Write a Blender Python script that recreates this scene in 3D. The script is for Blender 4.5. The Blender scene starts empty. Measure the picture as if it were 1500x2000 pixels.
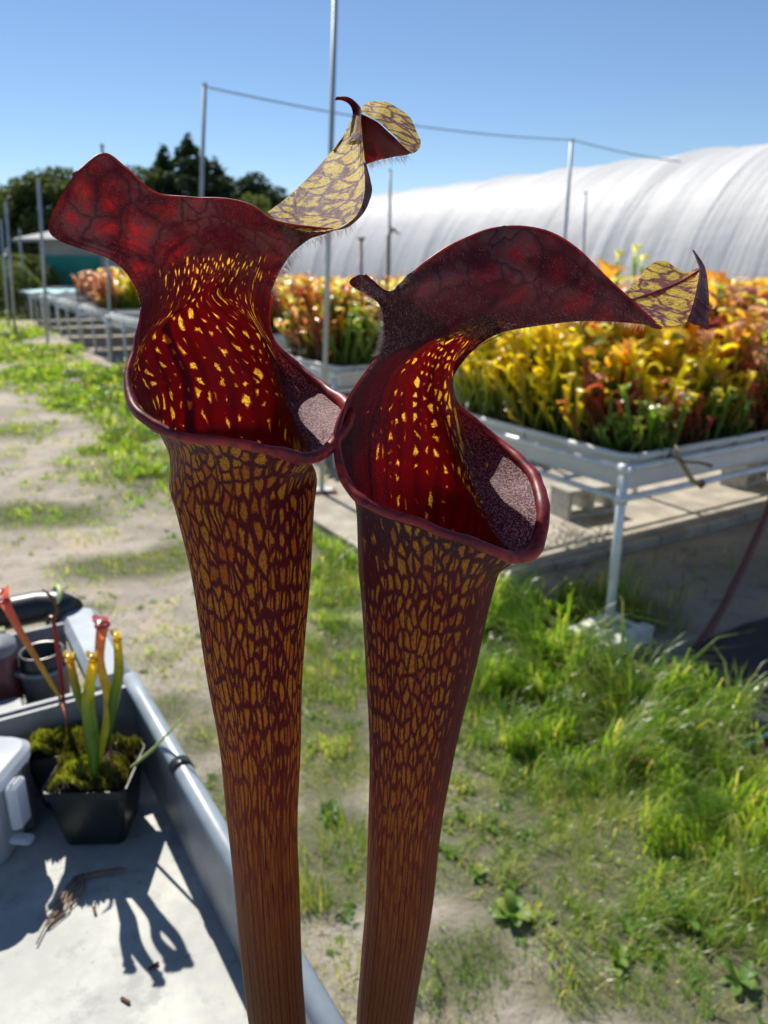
import bpy, math, random
import numpy as np
from mathutils import Vector, Matrix, noise

random.seed(7)
rng = np.random.default_rng(11)
scene = bpy.context.scene
col = scene.collection
R = math.radians

# ------------------------------------------------------------------ camera, sky, sun, exposure
CAM_H = 1.6
PITCH = math.atan(490 / 1503)
cam_d = bpy.data.cameras.new('camera')
cam = bpy.data.objects.new('camera', cam_d)
col.objects.link(cam)
cam.location = (0, 0, CAM_H)
cam.rotation_euler = (R(90) - PITCH, 0, 0)
cam_d.sensor_fit = 'VERTICAL'
cam_d.sensor_height = 24
cam_d.lens = 24 * 1503 / 2000
cam_d.clip_start = 0.02
cam_d.clip_end = 2000
cam_d.dof.use_dof = True
cam_d.dof.focus_distance = 0.305
cam_d.dof.aperture_fstop = 9.5
scene.camera = cam

SUN_TO = Vector((-0.33, 0.61, 0.80)).normalized()
SUN_EL = math.asin(SUN_TO.z)
SUN_AZ = math.atan2(SUN_TO.x, SUN_TO.y)
world = bpy.data.worlds.new('World')
scene.world = world
world.use_nodes = True
wn = world.node_tree.nodes
sky = wn.new('ShaderNodeTexSky')
sky.sky_type = 'NISHITA'
sky.sun_disc = False
sky.sun_elevation = SUN_EL
sky.sun_rotation = SUN_AZ
sky.altitude = 1200
sky.air_density = 1.0
sky.dust_density = 0.0
sky.ozone_density = 4.5
world.node_tree.links.new(sky.outputs[0], wn['Background'].inputs[0])
wn['Background'].inputs[1].default_value = 0.080
sd = bpy.data.lights.new('sun', 'SUN')
sd.energy = 4.6
sd.angle = R(0.53)
sd.color = (1.0, 0.95, 0.86)
sun = bpy.data.objects.new('sun', sd)
col.objects.link(sun)
sun.rotation_euler = SUN_TO.to_track_quat('Z', 'Y').to_euler()
sun.location = (-3, 6, 8)
vs = scene.view_settings
vs.view_transform = 'Standard'
vs.look = 'None'
vs.gamma = 1.0
vs.use_curve_mapping = False
vs.exposure = 0.50

# ------------------------------------------------------------------ measuring: a point of the place from where it shows and how far it is
_F = 1503.0
_c, _s = math.cos(PITCH), math.sin(PITCH)
def ray(px, py):
    u = (px - 750) / _F
    v = (py - 1000) / _F
    return Vector((u, _c - v * _s, -_s - v * _c))
def atY(px, py, y):
    d = ray(px, py)
    return Vector((0, 0, CAM_H)) + d * (y / d.y)
def atZ(px, py, z):
    d = ray(px, py)
    return Vector((0, 0, CAM_H)) + d * ((z - CAM_H) / d.z)
D1 = Vector((-0.52, 0.854, 0)).normalized()     # the way the rows of benches run
D2 = Vector((D1.y, -D1.x, 0))                   # along each bench
ROT = math.atan2(D2.y, D2.x)

# ------------------------------------------------------------------ helpers
def tag(o, label=None, cat=None, group=None, kind=None):
    if label: o['label'] = label
    if cat: o['category'] = cat
    if group: o['group'] = group
    if kind: o['kind'] = kind
    return o
def empty(name, loc=(0, 0, 0), rz=0.0, label=None, cat=None, group=None):
    o = bpy.data.objects.new(name, None)
    o.empty_display_size = 0.05
    col.objects.link(o)
    o.location = loc
    o.rotation_euler = (0, 0, rz)
    return tag(o, label, cat, group)
def link(name, me, parent=None, loc=None, rot=None):
    o = bpy.data.objects.new(name, me)
    col.objects.link(o)
    if parent is not None: o.parent = parent
    if loc is not None: o.location = loc
    if rot is not None: o.rotation_euler = rot
    return o
def copy_tree(o, parent=None):
    c = o.copy()
    col.objects.link(c)
    c.parent = parent
    for ch in o.children:
        copy_tree(ch, c)
    return c

class MB:
    def __init__(s):
        s.v = []; s.f = []; s.sm = []
    def add(s, vs, fs, smooth=False):
        b = len(s.v)
        s.v += [tuple(p) for p in vs]
        for f in fs:
            s.f.append(tuple(i + b for i in f)); s.sm.append(smooth)
    def box(s, x0, x1, y0, y1, z0, z1, bev=0.0, M=None):
        if bev <= 0:
            vs = [(x, y, z) for z in (z0, z1) for x, y in ((x0, y0), (x1, y0), (x1, y1), (x0, y1))]
            fs = [(3, 2, 1, 0), (4, 5, 6, 7), (0, 1, 5, 4), (1, 2, 6, 5), (2, 3, 7, 6), (3, 0, 4, 7)]
        else:
            vs = []; rings = []
            for z, i in ((z0, bev), (z0 + bev, 0), (z1 - bev, 0), (z1, bev)):
                r = []
                X0, X1, Y0, Y1 = x0 + i, x1 - i, y0 + i, y1 - i
                c = bev
                for x, y in ((X0 + c, Y0), (X1 - c, Y0), (X1, Y0 + c), (X1, Y1 - c), (X1 - c, Y1), (X0 + c, Y1), (X0, Y1 - c), (X0, Y0 + c)):
                    r.append(len(vs)); vs.append((x, y, z))
                rings.append(r)
            fs = [tuple(reversed(rings[0])), tuple(rings[-1])]
            for a, b in zip(rings, rings[1:]):
                for k in range(8):
                    fs.append((a[k], a[(k + 1) % 8], b[(k + 1) % 8], b[k]))
        if M is not None: vs = [M @ Vector(p) for p in vs]
        s.add(vs, fs)
    def tube(s, pts, rad, n=10, cap=True, smooth=True, squash=1.0):
        pts = [Vector(p) for p in pts]
        if not hasattr(rad, '__len__'): rad = [rad] * len(pts)
        vs = []; fs = []
        up = None
        for i, p in enumerate(pts):
            t = (pts[min(i + 1, len(pts) - 1)] - pts[max(i - 1, 0)]).normalized()
            if up is None:
                up = Vector((0, 0, 1)) if abs(t.z) < 0.9 else Vector((1, 0, 0))
            a = t.cross(up).normalized(); b = a.cross(t).normalized(); up = b
            for k in range(n):
                th = 2 * math.pi * k / n
                vs.append(p + (a * math.cos(th) + b * math.sin(th) * squash) * rad[i])
        for i in range(len(pts) - 1):
            for k in range(n):
                fs.append((i * n + k, i * n + (k + 1) % n, (i + 1) * n + (k + 1) % n, (i + 1) * n + k))
        if cap:
            fs.append(tuple(range(n - 1, -1, -1)))
            m = (len(pts) - 1) * n
            fs.append(tuple(m + k for k in range(n)))
        s.add(vs, fs, smooth)
    def lathe(s, prof, c=(0, 0, 0), n=24, smooth=True):
        vs = []; fs = []
        for r, z in prof:
            for k in range(n):
                th = 2 * math.pi * k / n
                vs.append((c[0] + r * math.cos(th), c[1] + r * math.sin(th), c[2] + z))
        for i in range(len(prof) - 1):
            for k in range(n):
                fs.append((i * n + k, i * n + (k + 1) % n, (i + 1) * n + (k + 1) % n, (i + 1) * n + k))
        s.add(vs, fs, smooth)
    def mesh(s, name, mat):
        me = bpy.data.meshes.new(name)
        me.from_pydata(s.v, [], s.f)
        me.materials.append(mat)
        me.polygons.foreach_set('use_smooth', s.sm)
        me.update()
        return me
    def build(s, name, mat, parent=None, loc=None, rot=None):
        return link(name, s.mesh(name, mat), parent, loc, rot)

# ------------------------------------------------------------------ materials
MAT = {}
class NT:
    def __init__(s, name):
        s.m = bpy.data.materials.new(name); s.m.use_nodes = True
        s.t = s.m.node_tree; s.n = s.t.nodes; s.l = s.t.links
        s.p = s.n['Principled BSDF']; s.out = s.n['Material Output']
    def new(s, t, **kw):
        n = s.n.new(t)
        for k, v in kw.items(): setattr(n, k, v)
        return n
    def L(s, a, b): s.l.new(a, b)
    def coord(s, kind='Object'):
        return s.new('ShaderNodeTexCoord').outputs[kind]
    def mapping(s, src, scale=(1, 1, 1), loc=(0, 0, 0)):
        m = s.new('ShaderNodeMapping'); s.L(src, m.inputs[0])
        m.inputs['Scale'].default_value = scale; m.inputs['Location'].default_value = loc
        return m.outputs[0]
    def noise(s, src, scale, detail=4, rough=0.55, out=0):
        n = s.new('ShaderNodeTexNoise'); s.L(src, n.inputs['Vector'])
        n.inputs['Scale'].default_value = scale; n.inputs['Detail'].default_value = detail; n.inputs['Roughness'].default_value = rough
        return n.outputs[out]
    def ramp(s, src, stops):
        r = s.new('ShaderNodeValToRGB'); s.L(src, r.inputs[0])
        e = r.color_ramp.elements
        while len(e) < len(stops): e.new(0.5)
        for x, (p, c) in zip(e, stops):
            x.position = p; x.color = (c[0], c[1], c[2], 1) if hasattr(c, '__len__') else (c, c, c, 1)
        return r.outputs[0]
    def mix(s, f, a, b, mode='MIX'):
        m = s.new('ShaderNodeMix', data_type='RGBA', blend_type=mode)
        for src, k in ((f, 0), (a, 6), (b, 7)):
            if hasattr(src, 'is_output'): s.L(src, m.inputs[k])
            elif k == 0: m.inputs[0].default_value = src
            else: m.inputs[k].default_value = (src[0], src[1], src[2], 1)
        return m.outputs[2]
    def math(s, op, a, b=0.0, c=None, clamp=False):
        m = s.new('ShaderNodeMath', operation=op); m.use_clamp = clamp
        for i, x in enumerate((a, b, c)):
            if x is None: continue
            if hasattr(x, 'is_output'): s.L(x, m.inputs[i])
            else: m.inputs[i].default_value = x
        return m.outputs[0]
    def mr(s, src, a, b, c=0.0, d=1.0, t='SMOOTHSTEP'):
        m = s.new('ShaderNodeMapRange', interpolation_type=t)
        s.L(src, m.inputs[0])
        for i, x in enumerate((a, b, c, d)):
            if hasattr(x, 'is_output'): s.L(x, m.inputs[i + 1])
            else: m.inputs[i + 1].default_value = x
        return m.outputs[0]
    def attr(s, name, out='Fac'):
        a = s.new('ShaderNodeAttribute'); a.attribute_name = name
        return a.outputs[out]
    def bump(s, h, strength=0.3, dist=0.01):
        b = s.new('ShaderNodeBump'); s.L(h, b.inputs['Height'])
        b.inputs['Strength'].default_value = strength; b.inputs['Distance'].default_value = dist
        s.L(b.outputs[0], s.p.inputs['Normal'])
        return b.outputs[0]
    def base(s, c):
        if hasattr(c, 'is_output'): s.L(c, s.p.inputs['Base Color'])
        else: s.p.inputs['Base Color'].default_value = (c[0], c[1], c[2], 1)
    def translucent(s, colr, fac, normal=None):
        t = s.new('ShaderNodeBsdfTranslucent'); mx = s.new('ShaderNodeMixShader')
        if hasattr(colr, 'is_output'): s.L(colr, t.inputs[0])
        else: t.inputs[0].default_value = (colr[0], colr[1], colr[2], 1)
        if hasattr(fac, 'is_output'): s.L(fac, mx.inputs[0])
        else: mx.inputs[0].default_value = fac
        s.L(s.p.outputs[0], mx.inputs[1]); s.L(t.outputs[0], mx.inputs[2]); s.L(mx.outputs[0], s.out.inputs[0])

def simple(name, c, rough=0.6, metal=0.0, var=0.25, scale=8.0, bump=0.0, c2=None, detail=5, spec=None, trans=0.0):
    t = NT(name)
    o = t.coord('Object')
    n = t.noise(o, scale, detail)
    a = c; b = c2 or tuple(x * (1 - var) for x in c)
    t.base(t.mix(t.mr(n, 0.35, 0.68), b, a))
    t.p.inputs['Roughness'].default_value = rough
    t.p.inputs['Metallic'].default_value = metal
    if spec is not None: t.p.inputs['Specular IOR Level'].default_value = spec
    if bump: t.bump(t.noise(o, scale * 5, 6), 0.5, bump)
    if trans: t.translucent(a, trans)
    MAT[name] = t.m
    return t.m

simple('galvanised', (0.74, 0.78, 0.80), 0.38, 0.15, 0.18, 14, 0.0006)
simple('tray_white', (0.92, 0.93, 0.92), 0.36, 0, 0.20, 5, 0.0008, c2=(0.80, 0.82, 0.78), trans=0.38)
simple('pole_metal', (0.42, 0.47, 0.49), 0.45, 0.4, 0.15, 6, 0)
simple('wire', (0.18, 0.20, 0.24), 0.5, 0.3)
simple('concrete', (0.46, 0.41, 0.33), 0.9, 0, 0.35, 6, 0.004)
simple('cinder', (0.50, 0.47, 0.40), 0.95, 0, 0.3, 30, 0.003)
simple('brick_red', (0.24, 0.09, 0.06), 0.9, 0, 0.35, 30, 0.003)
simple('white_block', (0.75, 0.74, 0.68), 0.6, 0, 0.3, 20, 0.001)
simple('soil', (0.045, 0.032, 0.022), 1.0, 0, 0.5, 60, 0.01)
simple('hose_brown', (0.17, 0.065, 0.05), 0.5, 0, 0.3, 20)
simple('hose_orange', (0.42, 0.10, 0.05), 0.5, 0, 0.3, 20)
simple('twine_teal', (0.25, 0.50, 0.40), 0.7, 0, 0.3, 40)
simple('mat_fabric', (0.030, 0.034, 0.042), 0.7, 0, 0.4, 12, 0.003)
simple('cloth_blue', (0.45, 0.75, 0.78), 0.8)
simple('shed_wall', (0.42, 0.42, 0.40), 0.85, 0, 0.25, 1.2, 0.01)
simple('shed_roof', (0.34, 0.34, 0.33), 0.8, 0, 0.25, 0.8, 0.01)
simple('teal_sheet', (0.015, 0.27, 0.21), 0.6, 0, 0.2, 1.5)
simple('bark', (0.07, 0.05, 0.035), 0.95, 0, 0.4, 6, 0.02)
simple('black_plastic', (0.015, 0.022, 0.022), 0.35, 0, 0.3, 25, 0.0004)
simple('black_tube', (0.022, 0.026, 0.032), 0.38, 0, 0.2, 25)
simple('grey_plastic', (0.30, 0.315, 0.33), 0.42, 0, 0.4, 14, 0.0003)
simple('cart_blue', (0.36, 0.42, 0.47), 0.38, 0, 0.3, 14, 0.0003)
simple('dark_grey_plastic', (0.10, 0.105, 0.11), 0.45, 0, 0.25, 12, 0.0003)
simple('maroon_plastic', (0.16, 0.05, 0.05), 0.3, 0, 0.2, 12)
simple('band_green', (0.50, 0.62, 0.22), 0.6, 0, 0.2, 40)
simple('beige_wood', (0.35, 0.30, 0.2), 0.8, 0, 0.3, 20)
simple('dead_brown', (0.15, 0.07, 0.035), 0.8, 0, 0.4, 50)
simple('root', (0.42, 0.24, 0.12), 0.5, 0, 0.5, 300)
simple('straw', (0.50, 0.38, 0.20), 0.8, 0, 0.35, 30, trans=0.25)
simple('paper_white', (0.75, 0.75, 0.74), 0.8, 0, 0.1)

# translucent storage box
t = NT('frosted_plastic')
t.base((0.72, 0.76, 0.82)); t.p.inputs['Roughness'].default_value = 0.28
t.bump(t.noise(t.coord(), 60, 3), 0.15, 0.001)
t.translucent((0.8, 0.84, 0.9), 0.45)
MAT['frosted'] = t.m

# cart floor: whitish, stained
t = NT('cart_floor')
o = t.coord('Object')
n1 = t.noise(o, 7, 8, 0.65); n2 = t.noise(o, 26, 6, 0.7); n3 = t.noise(o, 70, 3, 0.6)
c = t.mix(t.mr(n1, 0.38, 0.66), (0.36, 0.365, 0.34), (0.54, 0.54, 0.485))
c = t.mix(t.mr(n2, 0.52, 0.68, 0, 0.75), c, (0.26, 0.27, 0.26))
c = t.mix(t.mr(n3, 0.69, 0.76, 0, 0.8), c, (0.10, 0.09, 0.08))
n4 = t.noise(t.mapping(o, (1, 1, 1), (3.1, 1.7, 0)), 4.2, 8, 0.75)
c = t.mix(t.mr(n4, 0.60, 0.68, 0, 0.45), c, (0.42, 0.45, 0.46))
t.base(c)
t.L(t.mr(n4, 0.58, 0.68, 0.62, 0.25), t.p.inputs['Roughness'])
t.bump(n2, 0.15, 0.002)
MAT['cart_floor'] = t.m

# ground: bare trodden soil
t = NT('dirt')
o = t.coord('Object')
n1 = t.noise(o, 0.9, 8, 0.62); n2 = t.noise(o, 7, 8, 0.7); n3 = t.noise(o, 45, 6, 0.7); n4 = t.noise(t.mapping(o, (1, 1, 1), (9, 4, 0)), 2.6, 7, 0.65)
c = t.mix(t.mr(n1, 0.36, 0.64), (0.33, 0.295, 0.25), (0.50, 0.44, 0.365))
c = t.mix(t.mr(n2, 0.50, 0.68, 0, 0.6), c, (0.18, 0.155, 0.125))
c = t.mix(t.mr(n4, 0.52, 0.70, 0, 0.75), c, (0.58, 0.47, 0.33))
c = t.mix(t.mr(n3, 0.56, 0.70, 0, 0.55), c, (0.13, 0.11, 0.085))
g = t.attr('grass')
c = t.mix(t.math('MULTIPLY', g, 0.8), c, (0.085, 0.10, 0.035))
t.base(c); t.p.inputs['Roughness'].default_value = 1.0; t.p.inputs['Specular IOR Level'].default_value = 0.15
t.bump(t.math('ADD', n2, t.math('MULTIPLY', n3, 0.5)), 0.9, 0.03)
MAT['dirt'] = t.m

def leafy(name, c1, c2, c3, rough=0.5, trans=0.45, tr=None, attr='tint'):
    t = NT(name)
    f = t.attr(attr)
    c = t.ramp(f, [(0.0, c1), (0.55, c2), (1.0, c3)])
    t.base(c); t.p.inputs['Roughness'].default_value = rough
    t.p.inputs['Specular IOR Level'].default_value = 0.35
    tc = t.mix(1.0, c, tr or (1.6, 1.7, 0.7), 'MULTIPLY')
    t.translucent(tc, trans)
    MAT[name] = t.m
leafy('grass_blade', (0.06, 0.135, 0.02), (0.16, 0.26, 0.035), (0.46, 0.42, 0.19), 0.28, 0.5, (2.6, 2.5, 0.9))
leafy('weed_leaf', (0.07, 0.16, 0.035), (0.16, 0.27, 0.06), (0.42, 0.42, 0.08), 0.45, 0.4)
leafy('conifer_leaf', (0.018, 0.036, 0.018), (0.03, 0.058, 0.025), (0.065, 0.10, 0.035), 0.7, 0.2)
leafy('broad_leaf', (0.04, 0.065, 0.02), (0.08, 0.11, 0.03), (0.12, 0.14, 0.05), 0.7, 0.3)
leafy('pale_leaf', (0.08, 0.11, 0.03), (0.14, 0.17, 0.05), (0.22, 0.24, 0.08), 0.7, 0.3)
leafy('moss', (0.05, 0.04, 0.015), (0.17, 0.17, 0.035), (0.42, 0.42, 0.05), 0.9, 0.35)

# tray pitchers: green foot, coloured top (height along each leaf in attribute "up")
def pitcher_mat(name, foot, mid, top, lid):
    t = NT(name)
    u = t.attr('up')
    oi = t.new('ShaderNodeObjectInfo').outputs['Random']
    c = t.ramp(u, [(0.0, foot), (0.5, mid), (0.84, top), (0.95, lid)])
    hs = t.new('ShaderNodeHueSaturation')
    t.L(t.mr(oi, 0, 1, 0.475, 0.525, 'LINEAR'), hs.inputs['Hue'])
    t.L(t.mr(oi, 0, 1, 0.72, 1.2, 'LINEAR'), hs.inputs['Value'])
    t.L(c, hs.inputs['Color'])
    n = t.noise(t.coord('Object'), 60, 3)
    c = t.mix(t.mr(n, 0.45, 0.7, 0, 0.45), hs.outputs[0], tuple(x * 0.45 for x in mid))
    t.base(c); t.p.inputs['Roughness'].default_value = 0.24
    t.translucent(t.mix(1.0, c, (1.7, 1.6, 1.0), 'MULTIPLY'), 0.45)
    MAT[name] = t.m
pitcher_mat('p_yellow', (0.07, 0.13, 0.012), (0.28, 0.33, 0.02), (0.68, 0.56, 0.02), (0.85, 0.68, 0.04))
pitcher_mat('p_lime', (0.05, 0.11, 0.015), (0.15, 0.25, 0.03), (0.42, 0.50, 0.07), (0.75, 0.72, 0.25))
pitcher_mat('p_peach', (0.10, 0.10, 0.02), (0.22, 0.13, 0.04), (0.52, 0.25, 0.10), (0.78, 0.45, 0.28))
pitcher_mat('p_red', (0.09, 0.07, 0.02), (0.22, 0.08, 0.03), (0.38, 0.09, 0.04), (0.52, 0.14, 0.07))
pitcher_mat('p_orange', (0.10, 0.11, 0.01), (0.30, 0.18, 0.015), (0.65, 0.30, 0.02), (0.80, 0.45, 0.06))
pitcher_mat('p_green', (0.05, 0.11, 0.012), (0.11, 0.20, 0.02), (0.14, 0.24, 0.03), (0.30, 0.34, 0.06))

# the two big pitchers
def big_leaf(name, seed, lidt, uc):
    t = NT(name)
    uvn = t.new('ShaderNodeUVMap'); uvn.uv_map = 'pat'
    uv = uvn.outputs[0]
    w = t.new('ShaderNodeTexNoise'); t.L(uv, w.inputs['Vector']); w.inputs['Scale'].default_value = 1.3; w.inputs['Detail'].default_value = 3
    wv = t.new('ShaderNodeVectorMath', operation='MULTIPLY_ADD')
    t.L(w.outputs['Color'], wv.inputs[0]); wv.inputs[1].default_value = (0.55, 0.55, 0)
    w2 = t.new('ShaderNodeTexNoise'); t.L(uv, w2.inputs['Vector']); w2.inputs['Scale'].default_value = 5.5; w2.inputs['Detail'].default_value = 4; w2.inputs['Roughness'].default_value = .7
    wv2 = t.new('ShaderNodeVectorMath', operation='MULTIPLY_ADD'); t.L(w2.outputs['Color'], wv2.inputs[0]); wv2.inputs[1].default_value = (0.26, 0.34, 0); t.L(uv, wv2.inputs[2])
    t.L(wv2.outputs[0], wv.inputs[2])
    p = t.mapping(wv.outputs[0], (1, 1, 1), (seed, seed * 2.3, 0))
    def vor(src, feat, sc):
        v = t.new('ShaderNodeTexVoronoi', voronoi_dimensions='2D', feature=feat); t.L(src, v.inputs['Vector']); v.inputs['Scale'].default_value = sc
        return v
    e1 = vor(p, 'DISTANCE_TO_EDGE', 1.0).outputs['Distance']
    v1 = vor(p, 'F1', 1.0).outputs['Color']
    sep = t.new('ShaderNodeSeparateColor'); t.L(v1, sep.inputs[0])
    rnd = sep.outputs[0]
    e2 = vor(p, 'DISTANCE_TO_EDGE', 2.6).outputs['Distance']
    thr = t.attr('thr')
    fine = t.noise(t.mapping(uv, (9, 9, 1)), 1.0, 3)
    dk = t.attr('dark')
    big = t.noise(t.mapping(uv, (.35, .35, 1)), 1.0, 2)
    lo = t.math('ADD', thr, t.math('MULTIPLY', rnd, t.math('MULTIPLY', thr, 1.5)))
    lo = t.math('ADD', lo, t.math('MULTIPLY', t.math('SUBTRACT', big, 0.5), 0.15))
    lo = t.math('ADD', lo, t.math('MULTIPLY', t.math('SUBTRACT', fine, 0.5), 0.30))
    win = t.mr(e1, lo, t.math('ADD', lo, 0.13))
    thin = t.mr(e2, 0.015, 0.07)
    win = t.math('MULTIPLY', win, t.math('ADD', 0.30, t.math('MULTIPLY', thin, 0.70)))
    low = t.attr('stripe')
    bits = t.mr(t.noise(t.mapping(uv, (3.2, 4.2, 1)), 1.0, 4, .75), .40, .52)
    win = t.mix(t.mr(thr, .12, .2), win, t.math('MULTIPLY', win, t.math('ADD', .15, t.math('MULTIPLY', bits, .85))))
    # longitudinal veins: faint over the net, whole stripes towards the foot
    sx = t.new('ShaderNodeSeparateXYZ'); t.L(wv.outputs[0], sx.inputs[0])
    vl = t.math('ABSOLUTE', t.math('SINE', t.math('MULTIPLY', sx.outputs[0], 3.1416 / 1.7)))
    ins = t.mr(thr, .12, .16)
    win = t.math('MULTIPLY', win, t.mr(vl, t.math('MULTIPLY', ins, .22), t.math('ADD', .40, t.math('MULTIPLY', ins, .35))))
    wob = t.math('SINE', t.math('MULTIPLY', sx.outputs[0], 4.4))
    wob2 = t.math('SINE', t.math('ADD', t.math('MULTIPLY', sx.outputs[0], 9.7), t.math('MULTIPLY', sx.outputs[1], 0.6)))
    stripes = t.mr(t.math('ADD', wob, t.math('MULTIPLY', wob2, 0.5)), -1.15, -0.25)
    gr = t.mr(fine, 0.35, 0.6, 0.35, 0.85)
    win = t.mix(low, win, t.math('MULTIPLY', stripes, gr))
    lid = t.attr('lid')
    su = t.new('ShaderNodeSeparateXYZ'); t.L(uv, su.inputs[0])
    dl = t.math('ABSOLUTE', t.math('SUBTRACT', su.outputs[0], uc))
    crease = t.math('MULTIPLY', t.mr(dl, .25, .75, 1.0, 0.0), t.math('SUBTRACT', 1.0, lid))
    inside = t.mr(thr, .14, .17)
    crease = t.math('MULTIPLY', crease, inside)
    win = t.math('MULTIPLY', win, t.math('SUBTRACT', 1.0, crease))
    # lid: broad red cells in a darker net
    obj = t.coord('Object')
    ow = t.new('ShaderNodeTexNoise'); t.L(obj, ow.inputs['Vector']); ow.inputs['Scale'].default_value = 70; ow.inputs['Detail'].default_value = 3
    oa = t.new('ShaderNodeVectorMath', operation='MULTIPLY_ADD'); t.L(ow.outputs['Color'], oa.inputs[0]); oa.inputs[1].default_value = (.012, .012, .012); t.L(obj, oa.inputs[2])
    def vor3(sc, feat='DISTANCE_TO_EDGE'):
        v = t.new('ShaderNodeTexVoronoi', voronoi_dimensions='3D', feature=feat); t.L(oa.outputs[0], v.inputs['Vector']); v.inputs['Scale'].default_value = sc
        return v
    e3 = vor3(82).outputs['Distance']
    cell = t.mr(e3, 0.0, 0.42)
    blot = t.mr(t.noise(obj, 38, 4), 0.38, 0.66)
    e6 = vor3(150).outputs['Distance']; e7 = vor3(330).outputs['Distance']
    cell = t.math('MULTIPLY', cell, t.math('MULTIPLY', t.mr(e6, .0, .10, .25, 1.0), t.mr(e7, .0, .12, .6, 1.0)))
    cell = t.math('MULTIPLY', cell, t.math('ADD', 0.10, t.math('MULTIPLY', blot, 0.90)))
    yel = t.attr('yel')      # share of pale yellow windows on the upper lid face
    e4 = vor3(85).outputs['Distance']; e5 = vor3(260).outputs['Distance']
    ywin = t.math('MULTIPLY', t.math('MULTIPLY', t.mr(e4, 0.025, 0.12), t.mr(e5, 0.0, 0.10, .45, 1.0)), t.mr(t.noise(obj, 120, 5, 0.7), 0.36, 0.46))
    sh = t.attr('hair')
    rw = t.math('SINE', t.math('MULTIPLY', sx.outputs[0], 6.283 / 2.0))
    rib = t.mr(t.math('ADD', rw, t.math('ADD', t.math('MULTIPLY', t.math('SUBTRACT', fine, .5), 1.6), t.math('MULTIPLY', t.math('SUBTRACT', big, .5), 2.5))), -.3, 1.3)
    rib = t.math('MULTIPLY', rib, .5)
    grey = t.mr(t.noise(obj, 55, 5, .6), .42, .62)
    vein_d = t.mix(lid, (0.105, 0.0045, 0.011), t.mix(grey, (0.11, 0.016, 0.018), (0.24, 0.125, 0.115)))
    vein_d = t.mix(t.math('MULTIPLY', cell, lid), vein_d, (0.17, 0.02, 0.02))
    wc = t.mix(t.mr(sep.outputs[1], .45, 1.0), (0.62, 0.29, 0.03), (0.40, 0.10, 0.02))
    wc = t.mix(low, wc, (0.25, 0.115, 0.022))
    vein_d = t.mix(t.math('MULTIPLY', lid, t.mr(e3, 0.0, .07, .7, 0.0)), vein_d, (0.05, 0.006, 0.010))
    dcol = t.mix(t.math('POWER', win, 1.6), t.mix(t.math('POWER', win, .5), vein_d, t.mix(low, (0.20, 0.035, 0.018), (0.15, 0.045, 0.013))), wc)
    dcol = t.mix(yel, dcol, t.mix(ywin, (0.20, 0.085, 0.115), (0.92, 0.68, 0.11)))
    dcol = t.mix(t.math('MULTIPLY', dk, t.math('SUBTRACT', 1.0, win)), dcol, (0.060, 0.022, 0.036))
    speck = t.noise(obj, 1150, 2, 0.7)
    dcol = t.mix(t.math('MULTIPLY', sh, t.mr(speck, 0.49, 0.56, 0, .95)), dcol, (0.62, 0.34, 0.34))
    t.base(dcol)
    t.p.inputs['Roughness'].default_value = 0.40
    t.p.inputs['Specular IOR Level'].default_value = 0.2
    t.p.inputs['Sheen Weight'].default_value = 0.03
    t.p.inputs['Sheen Roughness'].default_value = 0.5
    t.p.inputs['Sheen Tint'].default_value = (0.9, 0.75, 0.7, 1)
    vein_t = t.mix(t.math('MULTIPLY', cell, lid), t.mix(lid, t.mix(rib, (0.12, 0.0015, 0.002), (0.025, 0.001, 0.003)), (0.055 * lidt, 0.003, 0.006)), (0.48 * lidt, 0.012 * lidt, 0.010))
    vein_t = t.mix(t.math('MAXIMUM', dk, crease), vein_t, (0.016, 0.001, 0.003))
    tcol = t.mix(t.math('POWER', win, 1.5), t.mix(t.math('POWER', win, .5), vein_t, (0.60, 0.07, 0.008)), (1.0, 0.58, 0.04))
    tcol = t.mix(low, tcol, t.mix(win, (.07, .004, .004), (0.30, 0.15, 0.022)))
    tcol = t.mix(yel, tcol, t.mix(ywin, (0.20, 0.03, 0.05), (1.0, 0.72, 0.05)))
    b1 = t.math('ADD', t.math('MULTIPLY', t.noise(t.mapping(uv, (14, 5, 1)), 1.0, 4), 1.0), t.math('MULTIPLY', win, 0.35))
    b1 = t.math('ADD', b1, t.math('MULTIPLY', t.math('MULTIPLY', t.mr(e3, 0, .2), lid), 1.6))
    b1 = t.math('ADD', b1, t.math('MULTIPLY', t.math('MULTIPLY', t.noise(obj, 900, 2), t.math('MAXIMUM', lid, dk)), .9))
    nb = t.bump(b1, 0.45, 0.0007)
    t.translucent(tcol, t.mix(yel, t.mix(win, (0.45, 0.45, 0.45), (0.62, 0.62, 0.62)), (.55, .55, .55)))
    MAT[name] = t.m
big_leaf('pitcher_a', 1.7, 0.62, 54 * 3.9 / 8)
big_leaf('pitcher_b', 5.2, 0.42, 58 * 4.3 / 8)
t = NT('pitcher_lip')
o = t.coord('Object')
n = t.noise(o, 260, 4); n2 = t.noise(o, 45, 4)
c = t.mix(t.mr(n2, 0.35, 0.65), (0.13, 0.010, 0.018), (0.30, 0.022, 0.022))
c = t.mix(t.mr(n, 0.48, 0.62, 0, 0.7), c, (0.05, 0.005, 0.012))
t.base(c); t.p.inputs['Roughness'].default_value = 0.45; t.p.inputs['Specular IOR Level'].default_value = 0.3
t.p.inputs['Sheen Weight'].default_value = 0.0
t.p.inputs['Subsurface Weight'].default_value = 0.25
t.p.inputs['Subsurface Radius'].default_value = (0.004, 0.0005, 0.0005)
t.p.inputs['Subsurface Scale'].default_value = 1.0
t.bump(n, 0.25, 0.0005)
MAT['lip'] = t.m
t = NT('hair_fibre')
t.base((0.55, 0.42, 0.38)); t.p.inputs['Roughness'].default_value = 0.4
t.translucent((0.7, 0.5, 0.45), 0.5)
MAT['hair'] = t.m

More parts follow.
